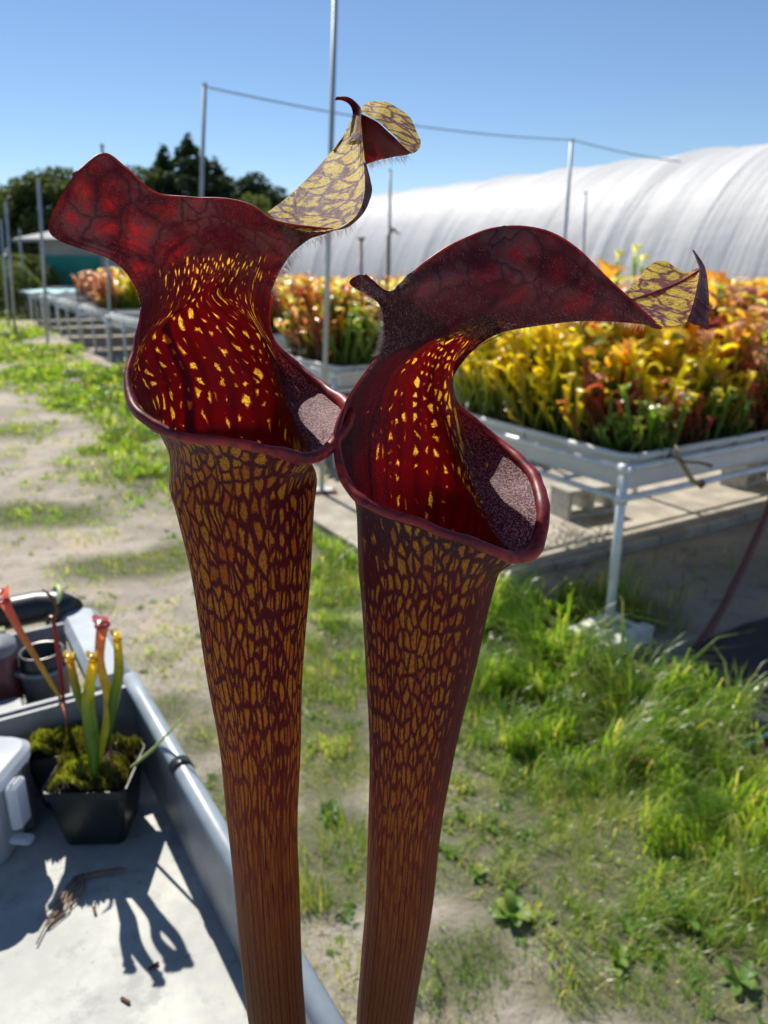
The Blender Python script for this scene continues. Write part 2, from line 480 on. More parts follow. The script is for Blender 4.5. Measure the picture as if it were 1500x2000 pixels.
# greenhouse film
t = NT('greenhouse_film')
o = t.coord('Object')
n1 = t.noise(t.mapping(o, (0.25, 1.2, 0.25)), 1.6, 5, 0.6); n2 = t.noise(t.mapping(o, (0.30, 3.4, 0.30)), 2.0, 4, 0.6); n3 = t.noise(t.mapping(o, (0.9, 0.5, 1.6)), 2.0, 2, 0.5)
t.base(t.mix(t.mr(n1, 0.3, 0.7), (0.72, 0.73, 0.74), (0.82, 0.825, 0.83)))
t.p.inputs['Roughness'].default_value = 0.55; t.p.inputs['Specular IOR Level'].default_value = 0.25
h = t.math('ADD', t.math('MULTIPLY', n2, 1.0), t.math('MULTIPLY', n3, 0.35))
t.bump(h, 0.6, 0.06)
t.translucent((0.76, 0.77, 0.78), 0.34)
MAT['film'] = t.m

# ------------------------------------------------------------------ ground
GRASS = []   # (x, y, rx, ry, angle, density per m2, height, tint, taper)
def patch(px, py, rx, ry, dens, h, tint=0.45, ang=0.0):
    c = atZ(px, py, 0)
    k = 1.3 if px > 560 else 0.92
    GRASS.append((c.x, c.y, rx * k, ry * k, ang, dens * 1.5, h * (1.45 if px > 560 else 1.2), tint))
# tall dense grass in front of the near bench
patch(1000, 1230, 0.28, 0.38, 5200, 0.13, 0.35)
patch(1120, 1310, 0.40, 0.30, 6500, 0.15, 0.35)
patch(1250, 1360, 0.30, 0.26, 6500, 0.16, 0.38)
patch(1060, 1400, 0.36, 0.20, 5200, 0.10, 0.35)
patch(1330, 1460, 0.26, 0.20, 6500, 0.13, 0.42)
patch(1420, 1560, 0.22, 0.22, 6500, 0.12, 0.5)
patch(1380, 1700, 0.24, 0.20, 5200, 0.08, 0.55)
patch(1290, 1600, 0.20, 0.18, 4600, 0.06, 0.55)
patch(1450, 1830, 0.20, 0.18, 4600, 0.06, 0.45)
patch(960, 1330, 0.28, 0.34, 5200, 0.09, 0.35)
patch(1180, 1480, 0.34, 0.22, 6000, 0.09, 0.4)
patch(1180, 1200, 0.30, 0.25, 5200, 0.12, 0.35)
patch(1420, 1680, 0.20, 0.30, 5200, 0.09, 0.5)
patch(1200, 1700, 0.22, 0.12, 3200, 0.035, 0.55)
patch(640, 1050, 0.25, 0.30, 4200, 0.05, 0.45)
patch(670, 1500, 0.10, 0.14, 3800, 0.035, 0.45)
patch(640, 1540, 0.10, 0.10, 3800, 0.03, 0.5)
patch(670, 1730, 0.07, 0.10, 3800, 0.03, 0.5)
patch(1120, 1620, 0.40, 0.22, 3600, 0.035, 0.55)
patch(930, 1620, 0.14, 0.10, 3400, 0.035, 0.4)
patch(1230, 1780, 0.30, 0.14, 3600, 0.035, 0.5)
patch(950, 1860, 0.08, 0.08, 3600, 0.03, 0.5)
patch(1100, 1540, 0.30, 0.16, 3600, 0.035, 0.6)
patch(1060, 1640, 0.30, 0.12, 2600, 0.028, 0.6)
patch(980, 1740, 0.16, 0.10, 3000, 0.03, 0.4)
patch(880, 1900, 0.11, 0.12, 5200, 0.045, 0.4)
patch(1100, 1820, 0.10, 0.08, 4000, 0.03, 0.5)
patch(1250, 1830, 0.14, 0.08, 4500, 0.04, 0.4)
patch(780, 1700, 0.10, 0.12, 4000, 0.03, 0.5)
patch(1150, 1940, 0.14, 0.08, 4600, 0.035, 0.45)
patch(1350, 1960, 0.22, 0.10, 4600, 0.04, 0.45)
patch(650, 1120, 0.20, 0.45, 5200, 0.07, 0.45)
patch(660, 1300, 0.22, 0.45, 4800, 0.05, 0.4)
patch(650, 1420, 0.16, 0.22, 4600, 0.045, 0.3)
patch(650, 1640, 0.13, 0.16, 5000, 0.045, 0.35)
patch(615, 1760, 0.06, 0.07, 8000, 0.07, 0.4)
patch(930, 1480, 0.10, 0.12, 3800, 0.04, 0.4)
patch(870, 1700, 0.10, 0.10, 3200, 0.03, 0.5)
# worn path: scattered patches at left
patch(60, 1010, 0.65, 0.36, 2600, 0.035, 0.35)
patch(230, 1110, 0.42, 0.26, 2600, 0.035, 0.5)
patch(330, 1090, 0.22, 0.40, 2200, 0.035, 0.5)
patch(320, 930, 0.34, 0.5, 3400, 0.06, 0.35)
patch(250, 860, 0.40, 0.65, 3000, 0.07, 0.35)
patch(215, 780, 0.65, 0.9, 2800, 0.08, 0.35)
patch(140, 730, 0.9, 1.0, 2400, 0.09, 0.4)
patch(240, 740, 0.5, 1.0, 2600, 0.12, 0.35)
patch(60, 690, 0.9, 1.6, 1500, 0.08, 0.45)
patch(10, 660, 0.8, 2.0, 1500, 0.12, 0.45)
patch(30, 840, 0.5, 0.5, 1500, 0.035, 0.5)
patch(0, 760, 0.7, 0.5, 900, 0.03, 0.5)
patch(340, 1390, 0.14, 0.14, 1800, 0.03, 0.4)
patch(390, 1440, 0.10, 0.16, 2400, 0.035, 0.45)
patch(300, 1290, 0.10, 0.10, 1200, 0.025, 0.5)
patch(180, 1190, 0.16, 0.10, 1400, 0.03, 0.4)
patch(430, 1560, 0.08, 0.18, 2400, 0.04, 0.4)
patch(1400, 1130, 0.6, 0.5, 500, 0.07, 0.1)
# along the row of benches and far field
for k in range(2, 16):
    p = Vector((0.75, 3.1, 0)) + D1 * (k * 2.0) - D2 * (0.3 + 0.25 * (k % 3))
    GRASS.append((p.x, p.y, 0.5 + 0.03 * k, 1.3, ROT, 1500 if k < 6 else 700, 0.10, 0.4))
for k in range(14):
    GRASS.append((-9 - 1.6 * k + random.uniform(-2, 2), 18 + 3.0 * k, 2.6, 3.0, 0, 110, 0.12, 0.5))

def gdens(x, y):
    """grass share at a ground point 0..1"""
    d = np.zeros_like(x)
    for gx, gy, rx, ry, a, dens, h, ti in GRASS:
        ca, sa = math.cos(a), math.sin(a)
        u = ((x - gx) * ca + (y - gy) * sa) / rx
        v = (-(x - gx) * sa + (y - gy) * ca) / ry
        r = u * u + v * v
        d = np.maximum(d, np.clip(1.25 - r, 0, 1) * min(1, dens / 3000))
    return d
def ground_h(x, y):
    return 0.012 * math.sin(x * 2.1 + 1) * math.sin(y * 1.7) + 0.02 * noise.noise((x * 0.8, y * 0.8, 0.3)) + 0.006 * noise.noise((x * 5, y * 5, 1.3))

def make_ground():
    xs = np.unique(np.concatenate([np.linspace(-600, -40, 12), np.linspace(-40, -6, 60), np.linspace(-6, 5, 150), np.linspace(5, 40, 40), np.linspace(40, 600, 12)]))
    ys = np.unique(np.concatenate([np.linspace(-60, -2, 8), np.linspace(-2, 0.5, 8), np.linspace(0.5, 7, 130), np.linspace(7, 40, 90), np.linspace(40, 900, 20)]))
    nx, ny = len(xs), len(ys)
    X, Y = np.meshgrid(xs, ys)
    V = np.zeros((ny * nx, 3))
    V[:, 0] = X.ravel(); V[:, 1] = Y.ravel()
    for i in range(len(V)):
        if abs(V[i, 0]) < 40 and V[i, 1] < 60: V[i, 2] = ground_h(V[i, 0], V[i, 1])
    idx = np.arange(ny * nx).reshape(ny, nx)
    F = np.stack([idx[:-1, :-1], idx[:-1, 1:], idx[1:, 1:], idx[1:, :-1]], -1).reshape(-1, 4)
    me = bpy.data.meshes.new('ground')
    me.from_pydata(V.tolist(), [], F.tolist())
    me.materials.append(MAT['dirt'])
    me.polygons.foreach_set('use_smooth', [True] * len(me.polygons))
    g = gdens(V[:, 0], V[:, 1])
    far = np.clip((V[:, 1] - 20) / 20, 0, 1) * 0.6
    a = me.attributes.new('grass', 'FLOAT', 'POINT'); a.data.foreach_set('value', np.maximum(g, far).astype(np.float32))
    tag(link('ground', me), kind='structure')
make_ground()

# weed mat, concrete slab with its kerb stones
def sheet(name, pts, z, mat, kind='structure', n=24, amp=0.004):
    A, B, C_, D_ = [Vector(p) for p in pts]
    vs = []; fs = []
    for i in range(n + 1):
        for j in range(n + 1):
            u, v = i / n, j / n
            p = (A * (1 - u) + B * u) * (1 - v) + (D_ * (1 - u) + C_ * u) * v
            e = 0.03 if (i in (0, n) or j in (0, n)) else 0.0
            p = p + Vector((noise.noise(p * 7.0), noise.noise(p * 7.0 + Vector((5, 5, 5))), 0)) * e
            vs.append((p.x, p.y, z + amp * noise.noise((p.x * 6, p.y * 6, 2))))
    for i in range(n):
        for j in range(n):
            a = i * (n + 1) + j
            fs.append((a, a + n + 1, a + n + 2, a + 1))
    m = MB(); m.add(vs, fs, True)
    return tag(m.build(name, mat), kind=kind)
P0 = Vector((1.0, 3.1, 0))
def loc(x, y, z=0.0, o=P0): return o + D2 * x + D1 * y + Vector((0, 0, z))
sheet('weed_mat', [loc(-0.30, -1.15), loc(3.4, -1.35), loc(3.4, -0.28), loc(0.16, -0.28)], 0.034, MAT['mat_fabric'])
slab = empty('pavement', loc(-0.45, 0.68), ROT); slab['kind'] = 'structure'
m = MB(); m.box(0, 4.6, 0.07, 2.05, -0.05, 0.045); m.build('slab', MAT['concrete'], slab)
x = 0.0; k = 0
while x < 4.4:
    w = random.uniform(0.36, 0.44)
    m = MB(); m.box(x + 0.006, x + w - 0.006, 0.0, 0.055, -0.05, 0.05 + random.uniform(-.004, .006), 0.006)
    m.build('kerb_stone', MAT['concrete'], slab); x += w
pl = MB()
for i in range(420):
    c = atZ(1130, 1050, 0.05) + Vector((random.gauss(0, .16), random.gauss(0, .12), 0)); r = random.uniform(.004, .014)
    pl.add([c + Vector((r * math.cos(a) * random.uniform(.7, 1.2), r * math.sin(a) * random.uniform(.7, 1.2), -.005)) for a in (0, 1.3, 2.5, 3.8, 5)] + [c + Vector((0, 0, r * .8))],
           [(0, 1, 5), (1, 2, 5), (2, 3, 5), (3, 4, 5), (4, 0, 5)])
tag(pl.build('gravel', MAT['cinder']), 'small heap of pale gravel spilled on the slab', None, None, 'stuff')

# ------------------------------------------------------------------ grass
def make_grass():
    X = []; Y = []; H = []; T = []
    for gx, gy, rx, ry, a, dens, h, ti in GRASS:
        far = math.hypot(gx, gy)
        n = int(dens * math.pi * rx * ry * 0.78)
        r = np.sqrt(rng.random(n)) * 1.12 ; th = rng.random(n) * 2 * math.pi
        u = r * np.cos(th) * rx; v = r * np.sin(th) * ry
        ca, sa = math.cos(a), math.sin(a)
        x = gx + u * ca - v * sa; y = gy + u * sa + v * ca
        # ragged: keep by a noise field
        keep = np.array([noise.noise((xx * 3.1, yy * 3.1, 7.0)) + 0.6 * noise.noise((xx * 11, yy * 11, 3.0)) for xx, yy in zip(x, y)]) > (r * 0.9 - 0.78)
        x, y, r = x[keep], y[keep], r[keep]
        X.append(x); Y.append(y)
        H.append(h * (1.05 - 0.5 * r) * rng.uniform(0.35, 1.25, len(x)) ** 1.0)
        T.append(np.clip(ti + rng.normal(0, 0.14, len(x)), 0, 0.8))
    # sparse blades over the whole trodden ground
    for (x0, x1, y0, y1, n, h) in ((-2.4, 1.9, 1.0, 3.2, 42000, .026), (-4.2, 0.4, 3.2, 9, 26000, .035)):
        x = rng.uniform(x0, x1, n); y = rng.uniform(y0, y1, n)
        keep = np.array([noise.noise((xx * 2.6, yy * 2.6, 17.0)) + .6 * noise.noise((xx * 9, yy * 9, 27.0)) for xx, yy in zip(x, y)]) > (-0.02 if y0 < 3 else .16)
        X.append(x[keep]); Y.append(y[keep]); H.append(rng.uniform(.4, 1.3, keep.sum()) * h); T.append(rng.uniform(0.3, 0.95, keep.sum()))
    X = np.concatenate(X); Y = np.concatenate(Y); H = np.concatenate(H); T = np.concatenate(T)
    # none inside the cart, the slab or the far side of the mat
    rx = (X - P0.x) * D2.x + (Y - P0.y) * D2.y; ry = (X - P0.x) * D1.x + (Y - P0.y) * D1.y
    ok = ~((rx > 0.16 + (ry + .3) * .6) & (ry > -1.2) & (ry < -.28)) & ~((rx > 0.25) & (ry > -.28) & (ry < 0.62) & (rng.random(len(X)) > 0.12)) & ~((rx > -0.5) & (ry > 0.62) & (ry < 2.8))
    ok &= np.hypot(X, Y) > 0.5
    near_block = (rx > -.30) & (rx < .24) & (ry > -.46) & (ry < .05)
    NB_ = near_block[ok]
    X, Y, H, T = X[ok], Y[ok], H[ok], T[ok]
    H = np.where(NB_, H * .14, H)
    dry = rng.random(len(X)) < 0.12
    T = np.where(dry, rng.uniform(0.75, 1.0, len(X)), T)
    n = len(X)
    dist = np.hypot(X, Y)
    W = np.clip(0.0009 + H * 0.015, 0.0009, 0.0032) * rng.uniform(.7, 1.4, n) * np.clip(dist / 3.0, 0.8, 4.5)
    fld = np.array([noise.noise((a_ * 2.6, b_ * 2.6, 11.0)) for a_, b_ in zip(X, Y)]); tuft = np.array([noise.noise((a_ * 8.5, b_ * 8.5, 31.0)) for a_, b_ in zip(X, Y)])
    ang = fld * 7.0 + rng.normal(0, .75, n)
    H = H * np.clip(.95 + 1.5 * tuft, .35, 1.8)
    T = np.clip(T + .35 * fld + .25 * tuft, 0, 1)
    lean = rng.uniform(0.2, 1.25, n) * H
    dx, dy = np.cos(ang), np.sin(ang)
    sx, sy = -dy, dx
    zb = np.array([ground_h(a, b) for a, b in zip(X, Y)]) - 0.003
    V = np.zeros((n, 7, 3))
    for k, (hh, ll, ww) in enumerate(((0, 0, 1), (0.45, 0.16, 0.95), (0.82, 0.5, 0.6))):
        for q, sgn in ((0, -1), (1, 1)):
            V[:, k * 2 + q, 0] = X + dx * lean * ll + sgn * sx * W * ww
            V[:, k * 2 + q, 1] = Y + dy * lean * ll + sgn * sy * W * ww
            V[:, k * 2 + q, 2] = zb + H * hh
    V[:, 6, 0] = X + dx * lean; V[:, 6, 1] = Y + dy * lean; V[:, 6, 2] = zb + H * rng.uniform(.75, 1.0, n)
    base = np.arange(n)[:, None] * 7
    quads = np.concatenate([base + np.array([[0, 1, 3, 2]]), base + np.array([[2, 3, 5, 4]])]).reshape(-1, 4)
    tris = (base + np.array([[4, 5, 6]])).reshape(-1, 3)
    me = bpy.data.meshes.new('grass')
    me.vertices.add(n * 7); me.vertices.foreach_set('co', V.reshape(-1).astype(np.float32))
    loops = np.concatenate([quads.ravel(), tris.ravel()])
    me.loops.add(len(loops)); me.loops.foreach_set('vertex_index', loops.astype(np.int32))
    nq, nt = len(quads), len(tris)
    me.polygons.add(nq + nt)
    st = np.concatenate([np.arange(nq) * 4, nq * 4 + np.arange(nt) * 3])
    me.polygons.foreach_set('loop_start', st.astype(np.int32))
    me.polygons.foreach_set('use_smooth', np.ones(nq + nt, dtype=bool))
    me.materials.append(MAT['grass_blade'])
    me.update(calc_edges=True)
    a = me.attributes.new('tint', 'FLOAT', 'POINT'); a.data.foreach_set('value', np.repeat(T, 7).astype(np.float32))
    tag(link('grass', me), 'green grass and dry blades growing over the trodden soil', None, None, 'stuff')
    print('grass blades', n)
make_grass()

# ------------------------------------------------------------------ broad-leaved weeds
def leaf_strip(L, W, droop, lift, n=5):
    """rows of 3 points; leaf along +x"""
    vs = []; fs = []
    for i in range(n + 1):
        u = i / n
        w = W * math.sin(math.pi * min(1, u * 0.92 + 0.04)) ** 0.7
        x = L * (u - 0.12 * u * u); z = lift * math.sin(u * 1.6) - droop * u * u
        vs += [(x, -w, z + 0.15 * w), (x, 0, z - 0.1 * w), (x, w, z + 0.15 * w)]
    for i in range(n):
        a = i * 3
        fs += [(a, a + 3, a + 4, a + 1), (a + 1, a + 4, a + 5, a + 2)]
    return vs, fs
def tinted(o, lo, hi):
    me = o.data
    a = me.attributes.new('tint', 'FLOAT', 'POINT')
    a.data.foreach_set('value', np.full(len(me.vertices), random.uniform(lo, hi), dtype=np.float32))
def weed(px, py, n, L, W, label, lift=0.03, tint=(0.2, 0.8)):
    c = atZ(px, py, 0.0)
    w = empty('broadleaf_weed', (c.x, c.y, ground_h(c.x, c.y)), 0, label, 'weed', 'broad-leaved weeds in the trodden ground')
    for k in range(n):
        vs, fs = leaf_strip(L * random.uniform(.6, 1.1), W * random.uniform(.7, 1.1), random.uniform(0, .02), lift * random.uniform(.4, 1.3))
        m = MB(); m.add(vs, fs, True)
        o = m.build('leaf', MAT['weed_leaf'], w, (0, 0, 0.003), (0, random.uniform(-.5, 0.05), 2 * math.pi * k / n + random.uniform(-.4, .4)))
        tinted(o, *tint)
weed(1000, 1800, 12, .062, .020, 'round-leaved yellow-green weed right of the right-hand pitcher foot', .03, (.4, 1.0))
weed(1340, 1800, 12, .115, .014, 'large flat rosette weed with long toothed leaves at lower right', .03, (.1, .6))
weed(1200, 1890, 8, .05, .015, 'small leafy weed low down between the two bare patches', .03, (.3, .9))
weed(930, 1720, 8, .045, .012, 'little weed on the bare soil beside the right pitcher tube', .02, (.3, .9))
weed(1440, 1930, 9, .07, .012, 'leafy weed in the bottom right corner of the ground', .03, (.2, .7))
weed(640, 1600, 9, .06, .012, 'low clover-like weed between the two pitcher tubes', .02, (.1, .5))

def low_cover():
    vs = []; fs = []; ti = []
    for _ in range(1500):
        if random.random() < .6: x = random.uniform(-1.2, 1.5); y = random.uniform(1.0, 2.6)
        else: x = random.uniform(-3.2, .2); y = random.uniform(1.6, 6)
        if noise.noise((x * 2.2, y * 2.2, 40)) < .0: continue
        rx_ = (x - P0.x) * D2.x + (y - P0.y) * D2.y; ry_ = (x - P0.x) * D1.x + (y - P0.y) * D1.y
        if rx_ > -.35 and ry_ > -1.3: continue
        z = ground_h(x, y); n_ = random.randint(4, 8); L_ = random.uniform(.012, .034); tt = random.uniform(.1, .9)
        for k in range(n_):
            a = 6.28 * k / n_ + random.uniform(-.4, .4); c, s_ = math.cos(a), math.sin(a); l = L_ * random.uniform(.6, 1.2); w = l * random.uniform(.18, .32); h = l * random.uniform(.1, .6)
            i = len(vs)
            vs += [(x, y, z + .001), (x + c * l * .5 - s_ * w, y + s_ * l * .5 + c * w, z + h), (x + c * l, y + s_ * l, z + h * .7), (x + c * l * .5 + s_ * w, y + s_ * l * .5 - c * w, z + h)]
            fs.append((i, i + 1, i + 2, i + 3)); ti += [min(1, max(0, tt + random.gauss(0, .1)))] * 4
    m = MB(); m.add(vs, fs); o = m.build('low_weeds', MAT['weed_leaf'])
    at = o.data.attributes.new('tint', 'FLOAT', 'POINT'); at.data.foreach_set('value', np.array(ti, dtype=np.float32))
    tag(o, 'tiny low weeds dotted over the trodden soil', None, None, 'stuff')
    m = MB()
    for _ in range(2600):
        x = random.uniform(-1.6, 1.4); y = random.uniform(1.0, 3.4); z = ground_h(x, y); r = random.uniform(.002, .007); a = random.random() * 6
        m.add([(x + r * math.cos(a + q), y + r * math.sin(a + q) * .8, z - .001) for q in (0, 1.5, 3.1, 4.6)] + [(x, y, z + r * .7)], [(0, 1, 4), (1, 2, 4), (2, 3, 4), (3, 0, 4)])
    tag(m.build('pebbles', MAT['cinder']), 'small pebbles scattered on the trodden soil', None, None, 'stuff')
    m = MB()
    for _ in range(1500):
        x = random.uniform(-1.8, 1.4); y = random.uniform(1.0, 4.0); z = ground_h(x, y) + .003; l = random.uniform(.01, .05); a = random.random() * 6.28; c, s_ = math.cos(a), math.sin(a); w = .0012
        m.add([(x - s_ * w, y + c * w, z), (x + s_ * w, y - c * w, z), (x + c * l + s_ * w, y + s_ * l - c * w, z + random.uniform(0, .008)), (x + c * l - s_ * w, y + s_ * l + c * w, z + .002)], [(0, 1, 2, 3)])
    tag(m.build('straw_litter', MAT['straw']), 'dry straw litter lying on the trodden soil', None, None, 'stuff')
low_cover()

# ------------------------------------------------------------------ benches
def rim_tray(x0, x1, y0, y1, z0, z1, th=0.012, lip=0.044):
    m = MB()
    m.box(x0, x1, y0, y1, z0, z0 + th)
    for a in ((x0, x1, y0, y0 + th), (x0, x1, y1 - th, y1), (x0, x0 + th, y0 + th, y1 - th), (x1 - th, x1, y0 + th, y1 - th)):
        m.box(a[0], a[1], a[2], a[3], z0 + th, z1)
    # rolled lip
    r = lip / 2
    pts = [(x0 + .03, y0 - r, z1), (x1 - .03, y0 - r, z1), (x1 + r, y0 + .03, z1), (x1 + r, y1 - .03, z1), (x1 - .03, y1 + r, z1), (x0 + .03, y1 + r, z1), (x0 - r, y1 - .03, z1), (x0 - r, y0 + .03, z1), (x0 + .03, y0 - r, z1)]
    m.tube(pts, r, 8, squash=0.62)
    return m
def bench(t0, off, width, length, leg_xs, detail, label, cinder=False, grp='benches in the long row'):
    o = P0 + D1 * t0 + D2 * off
    b = empty('nursery_bench', (o.x, o.y, 0), ROT, label, 'bench', grp)
    rim_tray(0.075, width, 0.045, length - 0.045, 0.665, 0.812).build('tray', MAT['tray_white'], b)
    m = MB()
    n = 22 if detail else 6
    vs = []; fs = []
    for i in range(n + 1):
        for j in range(n + 1):
            xx = 0.114 + (width - 0.128) * i / n; yy = 0.044 + (length - 0.088) * j / n
            vs.append((xx, yy, 0.755 + 0.010 * noise.noise((xx * 9 + t0, yy * 9, 0))))
    for i in range(n):
        for j in range(n):
            a = i * (n + 1) + j; fs.append((a, a + n + 1, a + n + 2, a + 1))
    m.add(vs, fs, True); m.build('soil', MAT['soil'], b)
    sides = 10 if detail else 6
    for y in (0.0, length):
        for z, r in ((0.775, 0.0135), (0.645, 0.015)):
            m = MB(); m.tube([(0, y, z), (width + .03, y, z)], r, sides); m.build('rail', MAT['galvanised'], b)
    for z, r in ((0.775, 0.013), (0.645, 0.013)):
        m = MB(); m.tube([(0.0, 0.014, z), (0.0, length - 0.014, z)], r, sides); m.build('rail', MAT['galvanised'], b)
    if detail:
        for y in (0.35, 0.7, 1.05):
            m = MB(); m.tube([(0.014, y, 0.655), (width, y, 0.655)], 0.011, 8); m.build('rail', MAT['galvanised'], b)
    for x in leg_xs:
        for y in ((0.0, length) if detail else (0.0, length / 2, length)):
            m = MB(); m.tube([(x, y, 0.03), (x, y, 0.79)], 0.021, sides)
            lg = m.build('leg', MAT['galvanised'], b)
            if detail:
                m = MB(); m.tube([(x, y, 0.625), (x, y, 0.665)], 0.027, 10); m.build('fitting', MAT['galvanised'], lg)
                m = MB(); m.tube([(x, y, 0.755), (x, y, 0.797)], 0.026, 10); m.build('cap', MAT['galvanised'], lg)
                m = MB(); m.tube([(x, y - .04, 0.775), (x, y - .0265, 0.775)], 0.017, 10); m.build('bolt', MAT['galvanised'], lg)
    return b
b0 = bench(0.0, 0.0, 3.6, 1.40, (0.0, 1.75, 3.4), True, 'large nearest bench with white tray of tall pitcher plants at right')
# the near end of the tray nearest the camera also shows a long edge rail
bench(3.15, 0.30, 3.6, 1.40, (0.0, 1.75, 3.4), True, 'second bench behind the centre pole with its white tray of mixed pitchers')
NB = [(5.95, .3, 'third bench hidden mostly behind the left pitcher'),
      (8.75, .31, 'bench with a plain white tray just left of the left pitcher mouth'),
      (11.6, .44, 'bench left of the left pitcher holding brown and yellow plants'),
      (14.4, .50, 'first of the empty benches beyond the brown-leaved plants'),
      (17.2, .57, 'second empty bench beyond the plants at left'),
      (20.0, .68, 'third empty bench beyond the plants at left'),
      (22.8, .80, 'fourth empty bench towards the far left'),
      (25.6, .90, 'fifth empty bench towards the far left'),
      (28.4, 1.0, 'sixth empty bench near the left picture edge'),
      (31.2, 1.1, 'farthest bench of the row at the left picture edge')]
for t0, off, lab in NB:
    bench(t0, off, 4.2, 2.2 if t0 > 8 else 1.9, (0.0, 1.8, 4.0), False, lab)
# blue cloth on an empty bench
m = MB()
c = P0 + D1 * 20.9 + D2 * 1.1 + Vector((0, 0, .80))
vs = []; fs = []
for i in range(9):
    for j in range(7):
        vs.append((c.x + (i - 4) * .13, c.y + (j - 3) * .3, 0.76 + .10 * noise.noise((i * .6, j * .7, 3)) + 0.08))
for i in range(8):
    for j in range(6):
        a = i * 7 + j; fs.append((a, a + 7, a + 8, a + 1))
m.add(vs, fs, True)
tag(m.build('cloth', MAT['cloth_blue']), 'pale blue cloth lying over an empty bench at far left', 'cloth')

# feet of the near legs
def cinder_block(p, rz, label, mat='cinder', sx=.39, sy=.19, sz=.19, upright=True):
    r = empty('cinder_block', p, rz, label, 'block')
    m = MB(); w = 0.032
    m.box(0, sx, 0, w, 0, sz, 0.003); m.box(0, sx, sy - w, sy, 0, sz, 0.003)
    for x in (0, sx / 2 - w / 2, sx - w): m.box(x + .001, x + w - .001, w + .0005, sy - w - .0005, 0.002, sz - .002)
    o = m.build('shell', MAT[mat], r)
    o.rotation_euler = (R(90), 0, 0) if upright else (0, 0, 0)
    if upright: o.location = (0, sz, 0)
    return r
foot = empty('foot_block', loc(-.16, -0.14, 0.0), ROT + 0.12, 'white perforated block under the near corner leg', 'block')
m = MB(); m.box(-.01, .30, -.03, .17, -.02, .035, .004); m.build('slab', MAT['white_block'], foot)
for i in range(2):
    m = MB(); m.box(-.01, .30, -.03 + i * .17, .03 + i * .17, .0352, .075, .004); m.build('ridge', MAT['white_block'], foot)
for i in range(4):
    m = MB(); m.box(.02 + i * .075, .05 + i * .075, .0305, .1395, .036, .068, .003); m.build('rib', MAT['white_block'], foot)
cb = atZ(1108, 1018, 0.045)
cinder_block((cb.x, cb.y, 0.046), ROT - .1, 'grey cinder block standing beneath the nearest bench beside its corner leg')
cb = atZ(1440, 965, 0.045)
cinder_block((cb.x + .1, cb.y + .1, 0.046), ROT + .2, 'pale cinder block under the bench near the right picture edge')

# ------------------------------------------------------------------ poles and wire
def pole(px0, py0, px1, py1, y, r, label, zb=None, grp='upright metal poles standing in the yard'):
    a = atY(px0, py0, y); b = atY(px1, py1, y)
    d = (a - b) / (a.z - b.z)
    base = b + d * (0.0 - b.z)
    r *= .78
    p = empty('metal_pole', (base.x, base.y, 0), 0, label, 'pole', grp)
    m = MB(); m.tube([(0, 0, -0.03 if zb is None else zb), tuple(a - Vector((base.x, base.y, 0)))], r, 12)
    m.build('shaft', MAT['pole_metal'], p)
    m = MB(); q = a - Vector((base.x, base.y, 0)); m.tube([q + d * -0.02, q + d * 0.012], r * 1.18, 12); m.build('cap', MAT['pole_metal'], p)
    return a
top_c = pole(656, -60, 629, 965, 5.2, .0215, 'tall pole behind the left pitcher, running out of the picture top', .07)
bp = atZ(630, 975, 0)
br = empty('paving_brick', (bp.x - .1, bp.y - .06, 0), ROT * .3, 'red brick under the foot of the tall central pole', 'brick')
m = MB(); m.box(0, .21, 0, .11, 0, .062, .005); m.build('body', MAT['brick_red'], br)
m = MB(); m.box(.03, .18, .02, .09, .063, .072, .002); m.build('plate', MAT['galvanised'], br)
top_l = pole(400, 165, 393, 395, 9.0, .028, 'pole carrying the wire in front of the dark conifer')
top_r = pole(1117, 273, 1104, 460, 13.0, .034, 'pole carrying the wire in front of the white tunnel')
pole(762, 332, 761, 455, 15.0, .032, 'thin pole rising above the tray left of the right pitcher')
pole(1144, 376, 1141, 460, 13.6, .026, 'shortest pole just right of the wire pole by the tunnel')
pole(75, 350, 86, 545, 16.0, .04, 'leaning pole in front of the shed corner')
pole(11, 395, 22, 545, 17.0, .035, 'leaning pole nearest the left picture edge')
pole(1, 430, 10, 545, 19.0, .035, 'pole cut off by the left picture edge')
pole(38, 447, 44, 535, 24.0, .035, 'short pole between the left edge and the shed')
pole(199, 283, 218, 700, 13.0, .034, 'pole rising behind the left pitcher hood with its tip showing')
def wire(a, b, sag, r, label):
    pts = []
    for i in range(25):
        u = i / 24
        p = a.lerp(b, u); p.z -= sag * 4 * u * (1 - u); pts.append(p)
    m = MB(); m.tube(pts, r, 6)
    tag(m.build('overhead_wire', MAT['wire']), label, 'wire')
wire(top_l + Vector((0, 0, -.02)), top_r, 0.10, .008, 'thin wire strung between the two tall poles across the sky')
wire(top_r, atY(1330, 316, 13.2), 0.03, .008, 'thin wire running from the right pole to the tunnel roof')

